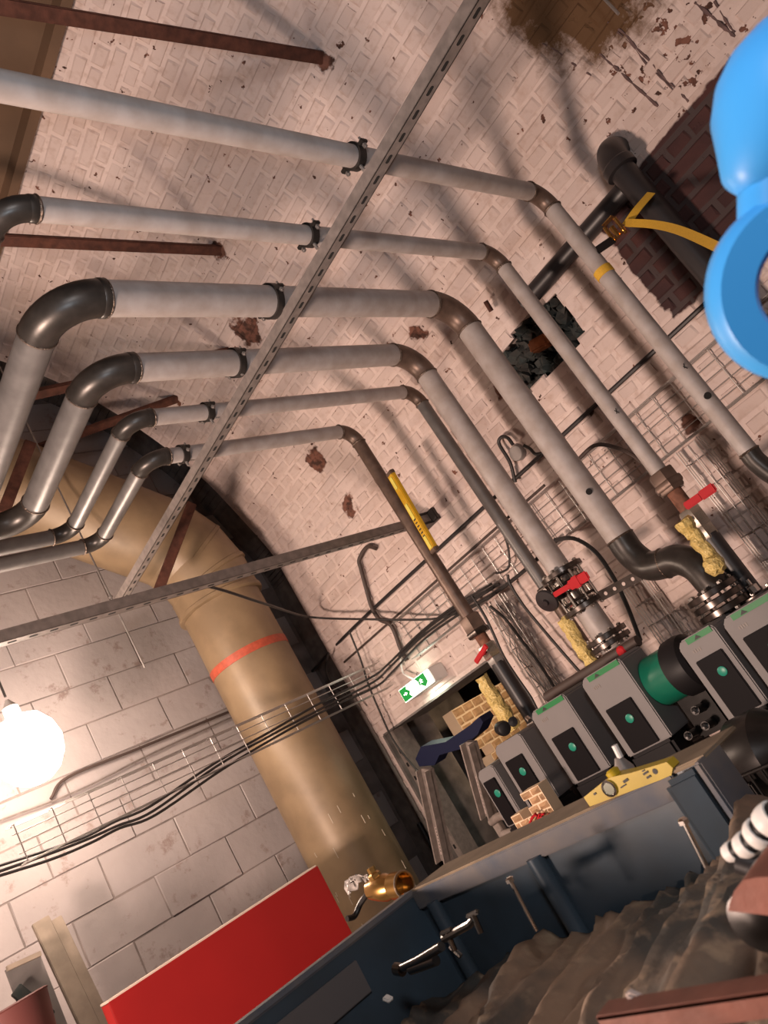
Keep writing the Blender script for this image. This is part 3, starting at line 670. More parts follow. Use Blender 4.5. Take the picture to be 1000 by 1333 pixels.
# ------------------------------------------------------------------ valves, unions and flanges on the drops
def hexnut(z0, z1, r, y, x=XD): return MB().lathe((x, y, z0), (0, 0, 1), [(r * .93, 0), (r, .006), (r, z1 - z0 - .006), (r * .93, z1 - z0)], 6)
def tubez(z0, z1, r, y, x=XD, n=20): return MB().cyl((x, y, z0), (x, y, z1), r, n)
def bolts(t, y, x, z0, z1, R, n=8, r=.009, ph=.2):
    for k in range(n):
        an = ph + 2 * math.pi * k / n; c = V((x + R * math.cos(an), y + R * math.sin(an), 0)); q = MB()
        q.cyl(c + V((0, 0, z0 - .012)), c + V((0, 0, z1 + .012)), r * .55, 8)
        q.lathe(c + V((0, 0, z1)), (0, 0, 1), [(r, 0), (r, .009)], 6); q.lathe(c + V((0, 0, z0 - .009)), (0, 0, 1), [(r, 0), (r, .009)], 6); q.build('bolt', M['chrome'], t)
def flange(t, y, z, R, x=XD, th=.02, m=None, name='flange'):
    return MB().lathe((x, y, z), (0, 0, 1), [(R * .97, 0), (R, .002), (R, th - .002), (R * .97, th)], 32).build(name, m or M['flange'], t)
# lowest pipe
y = 2.525
t = thing('ball_valve', (XD, y, .2), 'ball valve with small red handle under the lowest brown pipe', 'valve')
hexnut(.40, .50, .054, y).build('union_nut', M['rustpipe'], t); hexnut(.395, .425, .060, y).build('union_collar', M['flange'], t)
tubez(.33, .40, .030, y).build('nipple', M['rustlight'], t); hexnut(.275, .345, .044, y).build('body', M['nickel'], t)
q = MB().cyl((XD - .04, y, .31), (XD - .075, y, .31), .010, 10); q.bar((XD - .075, y + .05, .295), (XD - .075, y - .065, .33), .026, .010, (1, 0, 0), .004); q.build('handle', M['red'], t)
hexnut(.235, .28, .040, y).build('tail_nut', M['galv'], t)
t = thing('black_hose', (XD, y, 0), 'thick black hose under the small red handle of the lowest valve', 'hose'); tubez(-.12, .245, .037, y).build('hose', M['soil'], t); hexnut(-.14, -.06, .045, y).build('end_fitting', M['flange'], t)
def wrapped(label, y, z0, z1, x, r, seed):
    r_ = random.Random(seed); t = thing('wrapped_pipe', (x, y, z0), label, 'wrapped pipe'); pts = []; rs = []
    for i in range(13):
        f = i / 12; pts.append(V((x + r_.uniform(-.004, .004), y + r_.uniform(-.004, .004), z1 + (z0 - z1) * f))); rs.append(r * (1 + r_.uniform(-.16, .18)))
    m_ = MB(); n = len(m_.v); m_.tube(pts, rs, 14); m_.v = [v + V((r_.uniform(-1, 1), r_.uniform(-1, 1), r_.uniform(-1, 1))) * .0035 for v in m_.v]
    m_.build('foil_wrap', M['goldtape'], t, angle=20); return t
wrapped('yellow foil wrapped pipe in front of the doorway beside the black hose', 2.615, -.05, .23, XD - .05, .034, 3)
# second pipe
y = 1.322
t = thing('ball_valve', (XD, y, .1), 'ball valve with long red lever under the brown union at right', 'valve')
hexnut(.385, .475, .054, y).build('union_nut', M['rustpipe'], t); hexnut(.40, .43, .062, y).build('union_collar', M['rustpipe'], t)
tubez(.29, .39, .030, y).build('nipple', M['rustlight'], t); hexnut(.215, .30, .045, y).build('body', M['nickel'], t); hexnut(.165, .225, .043, y).build('tail_nut', M['nickel'], t)
q = MB().cyl((XD - .04, y, .255), (XD - .085, y, .255), .010, 10); q.build('stem', M['chrome'], t)
a, c = PX(892, 660, XD - .085), PX(931, 633, XD - .085)
q = MB().bar(a, a.lerp(c, .55), .030, .010, (1, 0, 0), .004); q.bar(a.lerp(c, .5), c, .036, .012, (1, 0, 0), .005); q.build('lever', M['red'], t)
MB().cyl((XD - .078, y, .255), (XD - .094, y, .255), .009, 6).build('lever_nut', M['chrome'], t)
t = thing('black_hose', (XD, y, 0), 'black hose below the long red lever valve at right', 'hose'); tubez(-.09, .18, .036, y - .005).build('hose', M['soil'], t)
wt = wrapped('yellow foil wrapped pipe below the long red lever', PX(910, 705, 2.72).y, PX(925, 738, 2.72).z, PX(892, 674, 2.72).z, 2.72, .027, 5)
t = thing('wrapped_fitting', (XD - .08, 1.33, -.03), 'crumpled yellow wrapped fitting at the foot of the foil pipe at right', 'wrapped pipe')
q = MB(); bm = bmesh.new(); bmesh.ops.create_icosphere(bm, subdivisions=3, radius=.036); q.add([v.co * rnd.uniform(.9, 1.12) + PX(930, 736, 2.71) for v in bm.verts], [[v.index for v in f.verts] for f in bm.faces]); bm.free(); q.build('foil_wrap', M['goldtape'], t)
t = thing('flange_joint', (XD, y, -.14), 'bolted dark flange pair at the right edge above the rightmost controller', 'flange')
for z in (-.105, -.135): flange(t, y - .02, z, .095, th=.024)
bolts(t, y - .02, XD, -.135, -.08, .078, 8); tubez(-.3, -.13, .05, y - .02).build('neck', M['blacksteel'], t)
q = MB().lathe((XD - .075, y - .05, -.075), (0, 0, 1), [(.020, 0), (.020, .025), (.008, .03), (.008, .05)], 8); q.build('gauge_boss', M['chrome'], t)
# swan-neck flange
t = thing('flange_joint', (2.83, 1.385, -.1), 'bolted dark flange pair at the foot of the swan neck', 'flange')
for z in (-.01, -.045, -.08): flange(t, 1.40, z, .098, 2.82, th=.024)
bolts(t, 1.40, 2.82, -.08, .014, .080, 8, .011); tubez(-.3, -.08, .055, 1.40, 2.82).build('neck', M['blacksteel'], t)
# flanged drop of the fourth pipe
y = 1.945
t = thing('butterfly_valve', (XD, y, .2), 'flanged butterfly valve with red lever and black disc under the fourth pipe', 'valve')
for z in (.385, .215): flange(t, y, z, .098, th=.022)
bolts(t, y, XD, .215, .407, .080, 8, .011); MB().lathe((XD, y, .24), (0, 0, 1), [(.062, 0), (.068, .01), (.068, .13), (.062, .14)], 28).build('body', M['chrome'], t)
for z in (.262, .305, .345): MB().ring((XD, y, z), (0, 0, 1), .070, .007, 28, 6).build('gasket_ring', M['flange'], t)
c = PX(712, 781, 2.74); MB().lathe(c + V((.012, 0, 0)), (-.8, .1, -.25), [(.020, 0), (.048, .004), (.052, .012), (.048, .02), (.015, .024), (.012, .034)], 28).build('disc', M['soil'], t)
MB().cyl(c, (XD, y, .30), .014, 10).build('spindle', M['blacksteel'], t)
q = MB(); a, c2 = PX(716, 778, 2.735), PX(766, 748, 2.735); q.bar(a, a.lerp(c2, .55), .022, .008, (1, 0, 0), .003); q.bar(a.lerp(c2, .5), c2, .040, .010, (1, 0, 0), .006); q.bar(a.lerp(c2, .62), a.lerp(c2, .78), .05, .014, (1, 0, 0), .004); q.build('lever', M['red'], t)
t = thing('pipe_spool', (XD, y, .05), 'short grey flanged pipe between the butterfly valve and the controllers', 'pipe')
tubez(.02, .215, .054, y, n=28).build('barrel', M['steelpipe'], t)
for z in (.065, .035): flange(t, y, z, .095, th=.022)
bolts(t, y, XD, .035, .087, .078, 8, .010); tubez(-.3, -.035, .055, y).build('neck', M['blacksteel'], t)
wrapped('yellow foil wrapped pipe below the black disc', 2.035, -.02, .235, XD - .06, .030, 9)
t = thing('perforated_bracket', (3.0, 1.75, .25), 'perforated steel bracket strip right of the butterfly valve', 'bracket')
a, c2 = PX(782, 776, 2.88), PX(833, 749, 2.88); MB().bar(a, c2, .042, .006, (1, 0, 0)).build('strip', M['flange'], t, smooth=False)
for k in range(4):
    p_ = a.lerp(c2, .15 + .23 * k); MB().cyl(p_ - V((.0034, 0, 0)), p_ + V((-.0045, 0, 0)), .008, 10).build('hole', M['label'], t)
# slim fifth pipe end
t = thing('flange_joint', (3.165, 2.24, .38), 'small dark union ending the shaded slim pipe behind the wide drop', 'flange'); hexnut(.34, .43, .05, 2.24, 3.165).build('union_nut', M['flange'], t); tubez(-.3, .35, .03, 2.24, 3.165).build('tail', M['rustpipe'], t)

# yellow level held on the brown drop
t = thing('spirit_level', (2.85, 2.52, .86), 'long yellow spirit level standing against the brown drop of the lowest pipe', 'spirit level')
q = MB(); a, c2 = PX(504, 617, 2.865), PX(563, 719, 2.865); a2, c3 = PX(511, 612, 2.865), PX(571, 716, 2.865)
ax = (a - c2).normalized(); m0, m1 = (c2 + c3) / 2, (a + a2) / 2
MB().bar(m0, m1, .052, .024, (1, -.3, 0), .004).build('body', M['amber'], t)
for f, wd in ((.12, .07), (.5, .09), (.86, .07)):
    p_ = m0.lerp(m1, f); MB().bar(p_ - ax * wd / 2 + V((-.014, .003, 0)), p_ + ax * wd / 2 + V((-.014, .003, 0)), .028, .004, (1, -.3, 0), .002).build('vial', mat('vial_%d' % int(f * 100), (.66, .58, .12), .2), t)
for f in (.02, .98): p_ = m0.lerp(m1, f); MB().bar(p_ - ax * .012, p_ + ax * .012, .056, .028, (1, -.3, 0), .004).build('end_cap', M['rustpipe'], t)
q = MB()
for k in range(7): p_ = m0.lerp(m1, .2 + .04 * k) + V((-.0145, .003, 0)); q.bar(p_ - ax * .003, p_ + ax * .003, .02, .002, (1, -.3, 0))
tag(q.build('print', M['ink'], t), kind='stuff')

# ------------------------------------------------------------------ pump sets with grey controllers
def controller(label, yr, yl, zt, zb, pan, x=2.6, depth=.17, strip=True, glands=True):
    """front face looks to -X; yl is its left edge in view, yr its right edge; pan = (yr, yl, zt, zb) of the dark display"""
    t = thing('pump_controller', (x + .1, (yr + yl) / 2, zb), label, 'pump controller', 'grey pump controllers in a row')
    ch = .022
    poly = [(yl - ch, zt), (yr + .012, zt), (yr, zt - .012), (yr, zb), (yl, zb), (yl, zt - ch)]
    bm = bmesh.new(); vs = [bm.verts.new((x, a, c)) for a, c in poly]; f = bm.faces.new(vs)
    r = bmesh.ops.extrude_face_region(bm, geom=[f]); bmesh.ops.translate(bm, verts=[v for v in r['geom'] if isinstance(v, bmesh.types.BMVert)], vec=(depth, 0, 0))
    bmesh.ops.recalc_face_normals(bm, faces=bm.faces[:]); bmesh.ops.bevel(bm, geom=bm.edges[:], offset=.005, segments=2, affect='EDGES'); bm.verts.index_update()
    q = MB(); q.add([v.co.copy() for v in bm.verts], [[v.index for v in f.verts] for f in bm.faces]); bm.free(); q.build('casing', M['casing'], t)
    if strip:
        g = MB().box((x - .001, (yl - ch * 2 + yr + .012) / 2, zt - .013), (.004, (yl - ch * 2) - yr - .012, .020)); g = g.build('green_label', M['greenstrip'], t, smooth=False)
        yy = yl - .09
        MB().prism([(x - .0035, yy + .014, zt - .020), (x - .0035, yy, zt - .006), (x - .0035, yy - .014, zt - .020)], (-.0006, 0, 0)).build('printed_mark', M['ink'], g, smooth=False)
        m_ = MB()
        for k in range(4): m_.box((x - .0006, yl - .045 - .009 * k, zt - .052), (.001, .006, .010 + .004 * (k % 2)))
        tag(m_.build('printed_word', M['casingside'], t, smooth=False), kind='stuff')
    a, c, d, e = pan
    e = zb + .006
    p_ = MB().box((x - .002, (a + c) / 2, (d + e) / 2), (.010, c - a, d - e), None, .003).build('display_panel', M['display'], t)
    yc = (a + c) / 2 - .012; zc = d - .065
    MB().lathe((x - .007, yc, zc), (-1, 0, 0), [(.017, 0), (.017, .003), (.013, .005), (.0, .0052)], 20).build('button', M['teal'], p_)
    if glands:
        MB().box((x + .05, (yr + yl) / 2, zb - .055), (.12, (yl - yr) * .94, .11), None, .012).build('terminal_box', M['blackplastic'], t)
        for k in range(3):
            yy = yr + (yl - yr) * (.22 + .28 * k); MB().lathe((x + .03, yy, zb - .10), (-.3, 0, -1), [(.016, 0), (.016, .02), (.012, .024), (.012, .05)], 8).build('cable_gland', M['blackplastic'], t)
    return t
CT = [("fourth controller from the right, its green label half hidden behind the black hose", 2.055, 2.268, -.023, -.345, (2.104, 2.232, -.150, -.37), True),
      ("large grey controller in the middle, left of the green motor", 1.745, 1.961, -.018, -.345, (1.797, 1.928, -.158, -.375), True),
      ("dim controller behind the white folding bracket, left of the one with the hidden green label", 2.365, 2.549, -.066, -.36, (2.412, 2.525, -.141, -.36), False),
      ("leftmost controller, small and dark in the doorway", 2.60, 2.72, -.12, -.38, (2.625, 2.705, -.17, -.38), False),
      ("controller right of the green motor, second from the right", 1.360, 1.522, -.082, -.385, (1.383, 1.494, -.166, -.35), True),
      ("rightmost controller, cut off by the right edge of the view", 1.12, 1.333, -.088, -.385, (1.175, 1.301, -.172, -.36), True)]
for lab, yr, yl, zt, zb, pan, st in CT: controller(lab, yr, yl, zt, zb, pan, strip=st)
MB().box((2.9, 2.15, -.0), (.0, .0, .0))
def pump(label, y, x=2.93, r=.085):
    t = thing('pump', (x, y, FZ), label, 'pump', 'pumps behind the controllers')
    MB().lathe((x, y, -.95), (0, 0, 1), [(.07, 0), (r, .03), (r, .45), (r * .8, .50), (r * .55, .54), (.055, .66)], 24).build('motor', M['blacksteel'], t)
    MB().lathe((x, y, -1.35), (0, 0, 1), [(.09, 0), (.13, .06), (.13, .2), (.09, .28), (.06, .36), (.06, .41)], 24).build('casing', M['blacksteel'], t)
    MB().lathe((x, y, -1.38), (0, 0, 1), [(.11, 0), (.11, .03)], 24).build('foot_flange', M['flange'], t)
    MB().box((x, y, (FZ - 1.38) / 2), (.2, .2, -1.38 - FZ), None, .01).build('plinth', M['concrete'], t)
for y, lab in ((2.525, 'black pump behind the leftmost controllers'), (2.20, 'black pump behind the controller with the hidden label'), (1.905, 'black pump behind the large middle controller'), (1.40, 'black pump under the swan neck flange'), (1.20, 'black pump at the right under the last controller')): pump(lab, y)
# dark casting filling the space under the controllers, with its bolts and gauges
t = thing('pump_casing', (2.72, 1.62, FZ), 'dark oily pump casing with bolts under the green motor at right', 'pump casing')
MB().lathe((2.72, 1.56, -.62), (0, 1, .0), [(.05, -.16), (.11, -.14), (.14, -.02), (.14, .08), (.10, .12), (.10, .30)], 24).build('volute', M['blacksteel'], t)
MB().box((2.72, 1.6, (FZ - .62) / 2), (.16, .2, -.62 - FZ)).build('pedestal', M['blacksteel'], t)
for k in range(8):
    an = k * math.pi / 4; c = V((2.72 + .115 * math.cos(an), 1.42, -.62 + .115 * math.sin(an))); MB().lathe(c, (0, -1, 0), [(.012, 0), (.012, .014), (.006, .015), (.006, .03)], 6).build('bolt', M['chrome'], t)
for k, (qx, qy) in enumerate(((905, 925), (896, 958), (918, 945), (876, 978), (940, 912), (926, 968), (905, 985))):
    c = PX(qx, qy, 2.62); MB().cyl(c, c + V((.22, .02, -.03)), .016, 14).build('pipe_stub', M['blacksteel'], t); MB().lathe(c, (-1, -.5, .3), [(.013, -.012), (.013, .004), (.006, .006), (.006, .018)], 6).build('nut', M['blacksteel'], t)
# green motor lying between the two controller groups
a, c = PX(868, 880, 2.72), PX(912, 902, 2.66)
a = V((2.72, 1.735, -.165)); c = V((2.72, 1.545, -.165))
t = thing('electric_motor', (2.72, 1.64, -.28), 'green electric motor with black end cowl between two controllers', 'motor')
ax = (c - a).normalized()
MB().lathe(a, ax, [(.07, -.04), (.092, -.03), (.096, .0), (.096, .095), (.092, .10)], 36).build('frame', M['greenmotor'], t)
e = MB().lathe(a, ax, [(.096, .098), (.108, .104), (.110, .15), (.104, .175), (.085, .19), (.03, .192)], 36).build('end_cowl', M['blackplastic'], t)
MB().ring(a + ax * .10, ax, .098, .006, 36, 6).build('rim', M['blackplastic'], t)
MB().box((2.74, 1.64, -.33), (.10, .14, .16), None, .01).build('foot', M['blacksteel'], t)
t = thing('yellow_guard_bar', PX(862, 852, 2.78), 'thin orange yellow bar edge above the green motor', 'guard bar')
MB().bar(PX(834, 863, 2.80), PX(884, 842, 2.80), .02, .014, (0, 0, 1), .003).build('bar', M['strap'], t)
t = thing('red_plug', PX(690, 830, 2.9), 'small red plug on the spool flange above the large controller', 'plug'); MB().lathe(PX(812, 846, 2.80), (-1, 0, 0), [(.022, 0), (.022, .02), (.015, .026)], 16).build('cap', M['red'], t)
t = thing('header_pipe', (2.86, 1.9, -.02), 'dark horizontal header running along the tops of the left controllers', 'pipe')
MB().cyl((2.80, 2.30, -.005), (2.80, 1.76, -.005), .022, 16).build('barrel', M['cablebrown'], t)
t = thing('camera_lamp', PX(660, 945, 2.7), 'small black lamp with bright lens above the dim controller', 'lamp')
MB().lathe(PX(652, 948, 2.70), (-.5, -.7, -.1), [(.03, 0), (.034, .05), (.028, .075), (.02, .08)], 18).build('body', M['blackplastic'], t)
MB().lathe(PX(668, 940, 2.66), (-.6, -.6, .1), [(.02, 0), (.02, .03), (.0, .034)], 14).build('head', M['blackplastic'], t)
q = MB().cyl(PX(686, 934, 2.64), PX(690, 938, 2.63), .010, 8); q.build('bright_end', M['chrome'], t)
# machinery at the right edge below the controllers
t = thing('pump_casing', (2.3, 1.0, FZ), 'rusty brown pump casing at the right edge behind the wire mesh', 'pump casing')
c = PX(990, 985, 2.35); MB().lathe(c + V((0, .08, 0)), (0, -1, 0), [(.03, -.02), (.10, 0), (.13, .05), (.13, .14), (.10, .18), (.06, .22)], 32).build('volute', M['blacksteel'], t)
MB().box((c.x, c.y, (c.z + FZ) / 2), (.18, .16, c.z - FZ)).build('pedestal', M['blacksteel'], t)
for k in range(6):
    p_ = c + V((-.12, .12 - .05 * k, -.10)); MB().lathe(p_, (-1, 0, .2), [(.014, 0), (.014, .014), (.007, .016), (.007, .034)], 6).build('bolt', M['chrome'], t)
t = thing('wire_grille', PX(970, 1040, 2.2), 'dark wire grille standing at the right edge behind the blue trough', 'grille')
o = PX(945, 1020, 2.2); dy = V((0, -.16, 0)); dz = V((0, 0, -.30))
for k in range(5): MB().cyl(o + dy * (k / 4), o + dy * (k / 4) + dz, .005, 8).build('bar', M['blacksteel'], t)
for k in range(4): MB().cyl(o + dz * (k / 3), o + dz * (k / 3) + dy, .005, 8).build('bar', M['blacksteel'], t)
q = MB().box(PX(968, 1036, 2.19), (.02, .09, .05), None, .005); q.build('latch', M['blacksteel'], t)
MB().box((o.x + .02, o.y - .08, (o.z - .3 + FZ) / 2), (.05, .2, o.z - .3 - FZ)).build('stand', M['blacksteel'], t)
t = thing('bulk_bag', (1.9, .62, FZ), 'pale grey cloth bundle at the right edge above the white ribbed hose', 'bag')
q = MB(); bm = bmesh.new(); bmesh.ops.create_icosphere(bm, subdivisions=3, radius=1); rr = random.Random(4)
q.add([V((v.co.x * .22, v.co.y * .24, v.co.z * .55)) * (1 + .08 * math.sin(v.co.x * 9) * math.cos(v.co.z * 11 + v.co.y * 6)) + V((2.25, .90, -1.1)) for v in bm.verts], [[v.index for v in f.verts] for f in bm.faces]); bm.free(); q.build('cloth', mat('grey_cloth', (.26, .225, .22), .85, 0, .3, 9, .3), t)

# ------------------------------------------------------------------ doorway: lit brick mask, folding bracket ladder, cables
def masonry(name, label, o, cols, rows, u, v, n, bl_, bh, keep, jt, back):
    t = thing(name, o, label, 'brickwork'); o = V(o); u, v, n = V(u).normalized(), V(v), V(n).normalized()
    ms = []
    for i in range(4):
        me = brick_mesh('brick', bl_ - jt, bh - jt, .016, M['hotbrick'], 300 + i, bh * .05); ms.append(me)
    hb = brick_mesh('brick', bl_ / 2 - jt, bh - jt, .016, M['hotbrick'], 310, bh * .05)
    rot = Matrix((u, v, u.cross(v))).transposed().to_4x4()
    for r in range(rows):
        cells = []
        xo = 0 if r % 2 == 0 else bl_ / 2
        if r % 2: cells.append((bl_ / 4, hb, .5))
        k = 0
        while xo + (k + 1) * bl_ <= cols * bl_ + 1e-6: cells.append((xo + (k + .5) * bl_, ms[(k * 3 + r) % 4], 1)); k += 1
        if r % 2: cells.append((cols * bl_ - bl_ / 4, hb, .5))
        for cx, me, w_ in cells:
            if not keep(cx, r): continue
            p_ = o + u * cx + v * ((r + .5) * bh)
            b_ = bpy.data.objects.new('brick', me); C.objects.link(b_); b_.parent = t; b_.matrix_local = Matrix.Translation(p_ - o) @ rot
            bb = MB(); cc = p_ - n * back / 2
            bb.bar(cc - u * (bl_ * w_ / 2), cc + u * (bl_ * w_ / 2), bh, back, n) if False else bb.box(cc - n * .006, (1, 1, 1), Matrix((u * (bl_ * w_), v * bh, n * back)).transposed())
            m_ = bb.build('mortar', M['hotmortar'], t, smooth=False)
    return t
masonry('brick_mask', 'warmly lit brick mask over a worker seen through the doorway beyond the ladder cap', (3.80, 3.86, -.42), 7, 11, (1, 0, 0), (0, 0, 1), (0, -1, 0), .105, .060, lambda x, r: (r > 5 or x > .11), .012, .10)  # brick-textured cover over a worker, built as masonry
tb = PX(690, 1078, 2.42)
masonry('brick_stub', 'small stepped mask of buff bricks over a worker before the controllers', PX(680, 1092, 2.40), 4, 5, (0, -1, .0), (0, 0, 1), (-1, 0, 0), .055, .030, lambda x, r: (r < 2 and x > -1) or (r == 2 and x < .075) or (r in (2, 3, 4) and x > .11), .006, .06)  # lower brick-textured cover over the worker's hands, built as masonry
o = PX(680, 1092, 2.40); tag(MB().box((o.x + .06, o.y - .12, (o.z + FZ) / 2), (.14, .30, o.z - FZ - .002)).build('brick_plinth', M['blacksteel'], smooth=False), 'dark plinth carrying the small stepped brick mask', 'plinth')
q = MB()
for k in range(9): q.bar(PX(690 + 3 * k, 1072 - 2 * (k % 3) * 3, 2.36), PX(694 + 3 * k, 1062 - 3 * (k % 2), 2.36), .012, .006)
t = thing('red_rag', PX(700, 1068, 2.36), 'crumpled red rag caught at the foot of the brick mask', 'rag'); q.build('cloth', M['red'], t)
# folding ladder: two splayed rails under a navy cap
t = thing('step_ladder', PX(600, 1120, 2.9), 'dusty folding step ladder with navy plastic cap standing in the doorway', 'ladder')
def rail(px0, px1, wd, x=2.9):
    a, c = PX(*px0, x), PX(*px1, x); d = (c - a).normalized(); u = d.cross(V((1, 0, 0))).normalized()
    r_ = MB().bar(a, c, wd, .035, (1, 0, 0), .003).build('rail', M['ladder'], t)
    for s in (-1, 1): MB().bar(a + u * s * (wd / 2 - .004) - V((.03, 0, 0)), c + u * s * (wd / 2 - .004) - V((.03, 0, 0)), .008, .05, (1, 0, 0)).build('rail_flange', M['ladder'], r_)
    return r_, a, c, d, u
r1, a, c, d, u = rail((556, 1000), (582, 1120), .070)
MB().bar(a.lerp(c, .62) - V((.0205, 0, 0)), a.lerp(c, .92) - V((.0205, 0, 0)), .03, .004, (1, 0, 0)).build('label', M['label'], r1)
m_ = MB()
for k in range(8): p_ = a.lerp(c, .64 + .034 * k) - V((.023, 0, 0)); m_.bar(p_ - u * .010, p_ + u * .010, .008, .001, (1, 0, 0))
tag(m_.build('label_print', M['ink'], r1, smooth=False), kind='stuff')
r2, a, c, d, u = rail((613, 965), (640, 1062), .060)
MB().bar(a.lerp(c, .45) - V((.0205, 0, 0)), a.lerp(c, .95) - V((.0205, 0, 0)), .03, .004, (1, 0, 0)).build('label', M['label'], r2)
m_ = MB()
for k in range(9): p_ = a.lerp(c, .48 + .05 * k) - V((.023, 0, 0)); m_.bar(p_ - u * .010, p_ + u * .010, .010, .001, (1, 0, 0))
tag(m_.build('label_print', M['ink'], r2, smooth=False), kind='stuff')
cp = [PX(q[0], q[1], 2.93) for q in ((541, 988), (548, 972), (580, 966), (612, 944), (624, 933), (629, 940), (622, 956), (600, 975), (572, 983), (566, 996), (546, 998))]
MB().prism(cp, (.09, 0, 0)).build('cap', M['cap'], t, smooth=False)
for (q0, q1) in (((582, 1118), (700, 1330)), ((640, 1060), (800, 1320))):
    a, c = PX(*q0, 2.9), PX(*q1, 2.9); f = (FZ - a.z) / (c.z - a.z); MB().bar(a, a + (c - a) * f, .05, .03, (1, 0, 0), .003).build('leg', M['ladder'], t)
MB().tube(catmull([PX(640, 1070, 2.86), PX(652, 1062, 2.84), PX(668, 1066, 2.84), PX(672, 1080, 2.84), PX(655, 1086, 2.84)], 5), .020, 12).build('foot', M['ladder'], t)
line('cable', 'black cable hanging inside the doorway between the ladder rails', [PX(q[0], q[1], 3.5) for q in ((560, 1008), (572, 1024), (585, 1040), (592, 1060), (594, 1085), (600, 1118))], .008, M['cable'])
t = thing('perforated_upright', (3.32, 3.93, FZ), 'dusty perforated upright standing in the left side of the doorway', 'upright')
MB().box((3.40, 3.955, (DH + FZ) / 2), (.14, .05, DH - FZ), None, .004).build('post', M['ladder'], t)
for k in range(12): MB().box((3.3285, 3.955, .18 - .09 * k), (.004, .014, .026)).build('slot', M['slot'], t)
for k in range(2):
    q = MB().cyl((3.36, 4.13 + .05 * k, FZ), (3.36, 4.13 + .05 * k, -.28 + .04 * k), .018, 12); tag(q.build('black_pipe', M['soil']), ('left' if k else 'right') + ' of two black pipes standing in the dark corner by the duct', 'pipe')

# ------------------------------------------------------------------ blue steel trough near the lens
t = thing('steel_trough', (.6, 1.0, FZ), 'dusty blue steel trough in the foreground with level and valve on its rim', 'trough')
X1, Y0, Y1, ZR, ZB = 1.0, .655, 1.36, -.172, -.62
def sheet(name, pts, m, th): return MB().prism(pts, th).build(name, m, t, smooth=False)
MB().box((X1 + .004, (Y0 + Y1) / 2, (ZR + ZB) / 2), (.006, Y1 - Y0, ZR - ZB)).build('side_panel', M['bluesteel'], t)
MB().box((.52, Y1 + .004, (ZR + ZB) / 2), (.97, .006, ZR - ZB)).build('end_panel', M['bluesteel'], t)
MB().box((.40, Y0 - .004, ZB + .16), (1.2, .006, .32)).build('end_panel', M['bluesteel'], t)
MB().box((.52, (Y0 + Y1) / 2, ZB), (.97, Y1 - Y0, .008)).build('base', M['bluesteel'], t)
MB().box((.04, (Y0 + Y1) / 2, (ZB - .35) / 2 - .2), (.006, Y1 - Y0, .3)).build('side_panel', M['bluesteel'], t)
MB().box((X1 + .053, (Y0 + Y1) / 2, ZR - .002), (.112, Y1 - Y0 + .02, .007), None, .002).build('rim', M['dusttan'], t)
MB().bar((X1 - .004, Y0 + .05, ZR - .019), (X1 - .004, Y1, ZR - .019), .007, .034, (0, 0, 1), .002).build('rim_lip', M['dustgrey'], t)
MB().box((.50, Y1 + .012, ZR - .004), (1.0, .032, .012), None, .003).build('rim', M['dustgrey'], t)
MB().box((X1 - .016, Y0 + .030, (ZR + ZB) / 2), (.02, .055, ZR - ZB - .012), Matrix.Rotation(.25, 3, 'Z'), .008).build('corner_fold', M['bluesteel'], t)
MB().box((X1 + .01, Y0 - .006, (ZR + ZB) / 2), (.07, .012, ZR - ZB), None, .003).build('edge_flange', M['dustgrey'], t)
MB().cyl((X1 - .006, 1.02, ZR - .03), (X1 - .006, 1.02, ZB), .016, 12).build('rib', M['bluesteel'], t)
MB().cyl((X1 - .008, Y1 - .05, ZR - .03), (X1 - .008, Y1 - .05, ZB), .014, 12).build('rib', M['bluesteel'], t)
MB().box((.70, Y1 - .004, -.232), (.24, .006, .055), None, .001).build('grey_rectangle', M['greyrect'], t, smooth=False)  # plain grey rectangles on the inner face of the end panel
MB().box((.48, Y1 - .004, -.25), (.14, .006, .06), None, .001).build('grey_rectangle', M['greyrect'], t, smooth=False)
for (x, y) in ((.1, Y0 + .05), (.1, Y1 - .05), (.94, Y0 + .05), (.94, Y1 - .05)): MB().box((x, y, (FZ + ZB) / 2), (.06, .06, ZB - FZ), None, .004).build('leg', M['bluesteel'], t)

# ------------------------------------------------------------------ dusty sheet heaped inside and over the trough
def tarp_mat():
    k = NT('dusty_brown_sheet'); n1 = k.noise(5, 5); n2 = k.noise(26, 5)
    col = k.mix(k.step(n1, .42, .60), (.062, .060, .054), (.27, .18, .12))
    col = k.mix(k.step(n2, .55, .72), col, (.35, .25, .165))
    k.link(col, k.b.inputs['Base Color']); k.b.inputs['Roughness'].default_value = .6
    k.bump(k.math('ADD', n2, k.math('MULTIPLY', k.noise(80, 3), .4)), .5, .006); return k.m
M['tarp'] = tarp_mat()
from mathutils import noise as mn
def fold(x, y):
    a = .95 * x + .31 * y; b_ = -.31 * x + .95 * y
    wv = mn.noise(V((a * 2.5, b_ * 5, 3))) * .9
    f = (1 - abs(math.sin(b_ * 22 + wv * 3.2))) ** 2 * .026 + (1 - abs(math.sin(b_ * 55 + a * 9 + wv * 6))) ** 2 * .014
    f += mn.noise(V((a * 2.2, b_ * 12, 0))) * .017 + mn.noise(V((a * 6, b_ * 30, 5))) * .007 + mn.noise(V((x * 45, y * 45, 9))) * .0025
    return f
rows = []
NX, NY = 120, 130
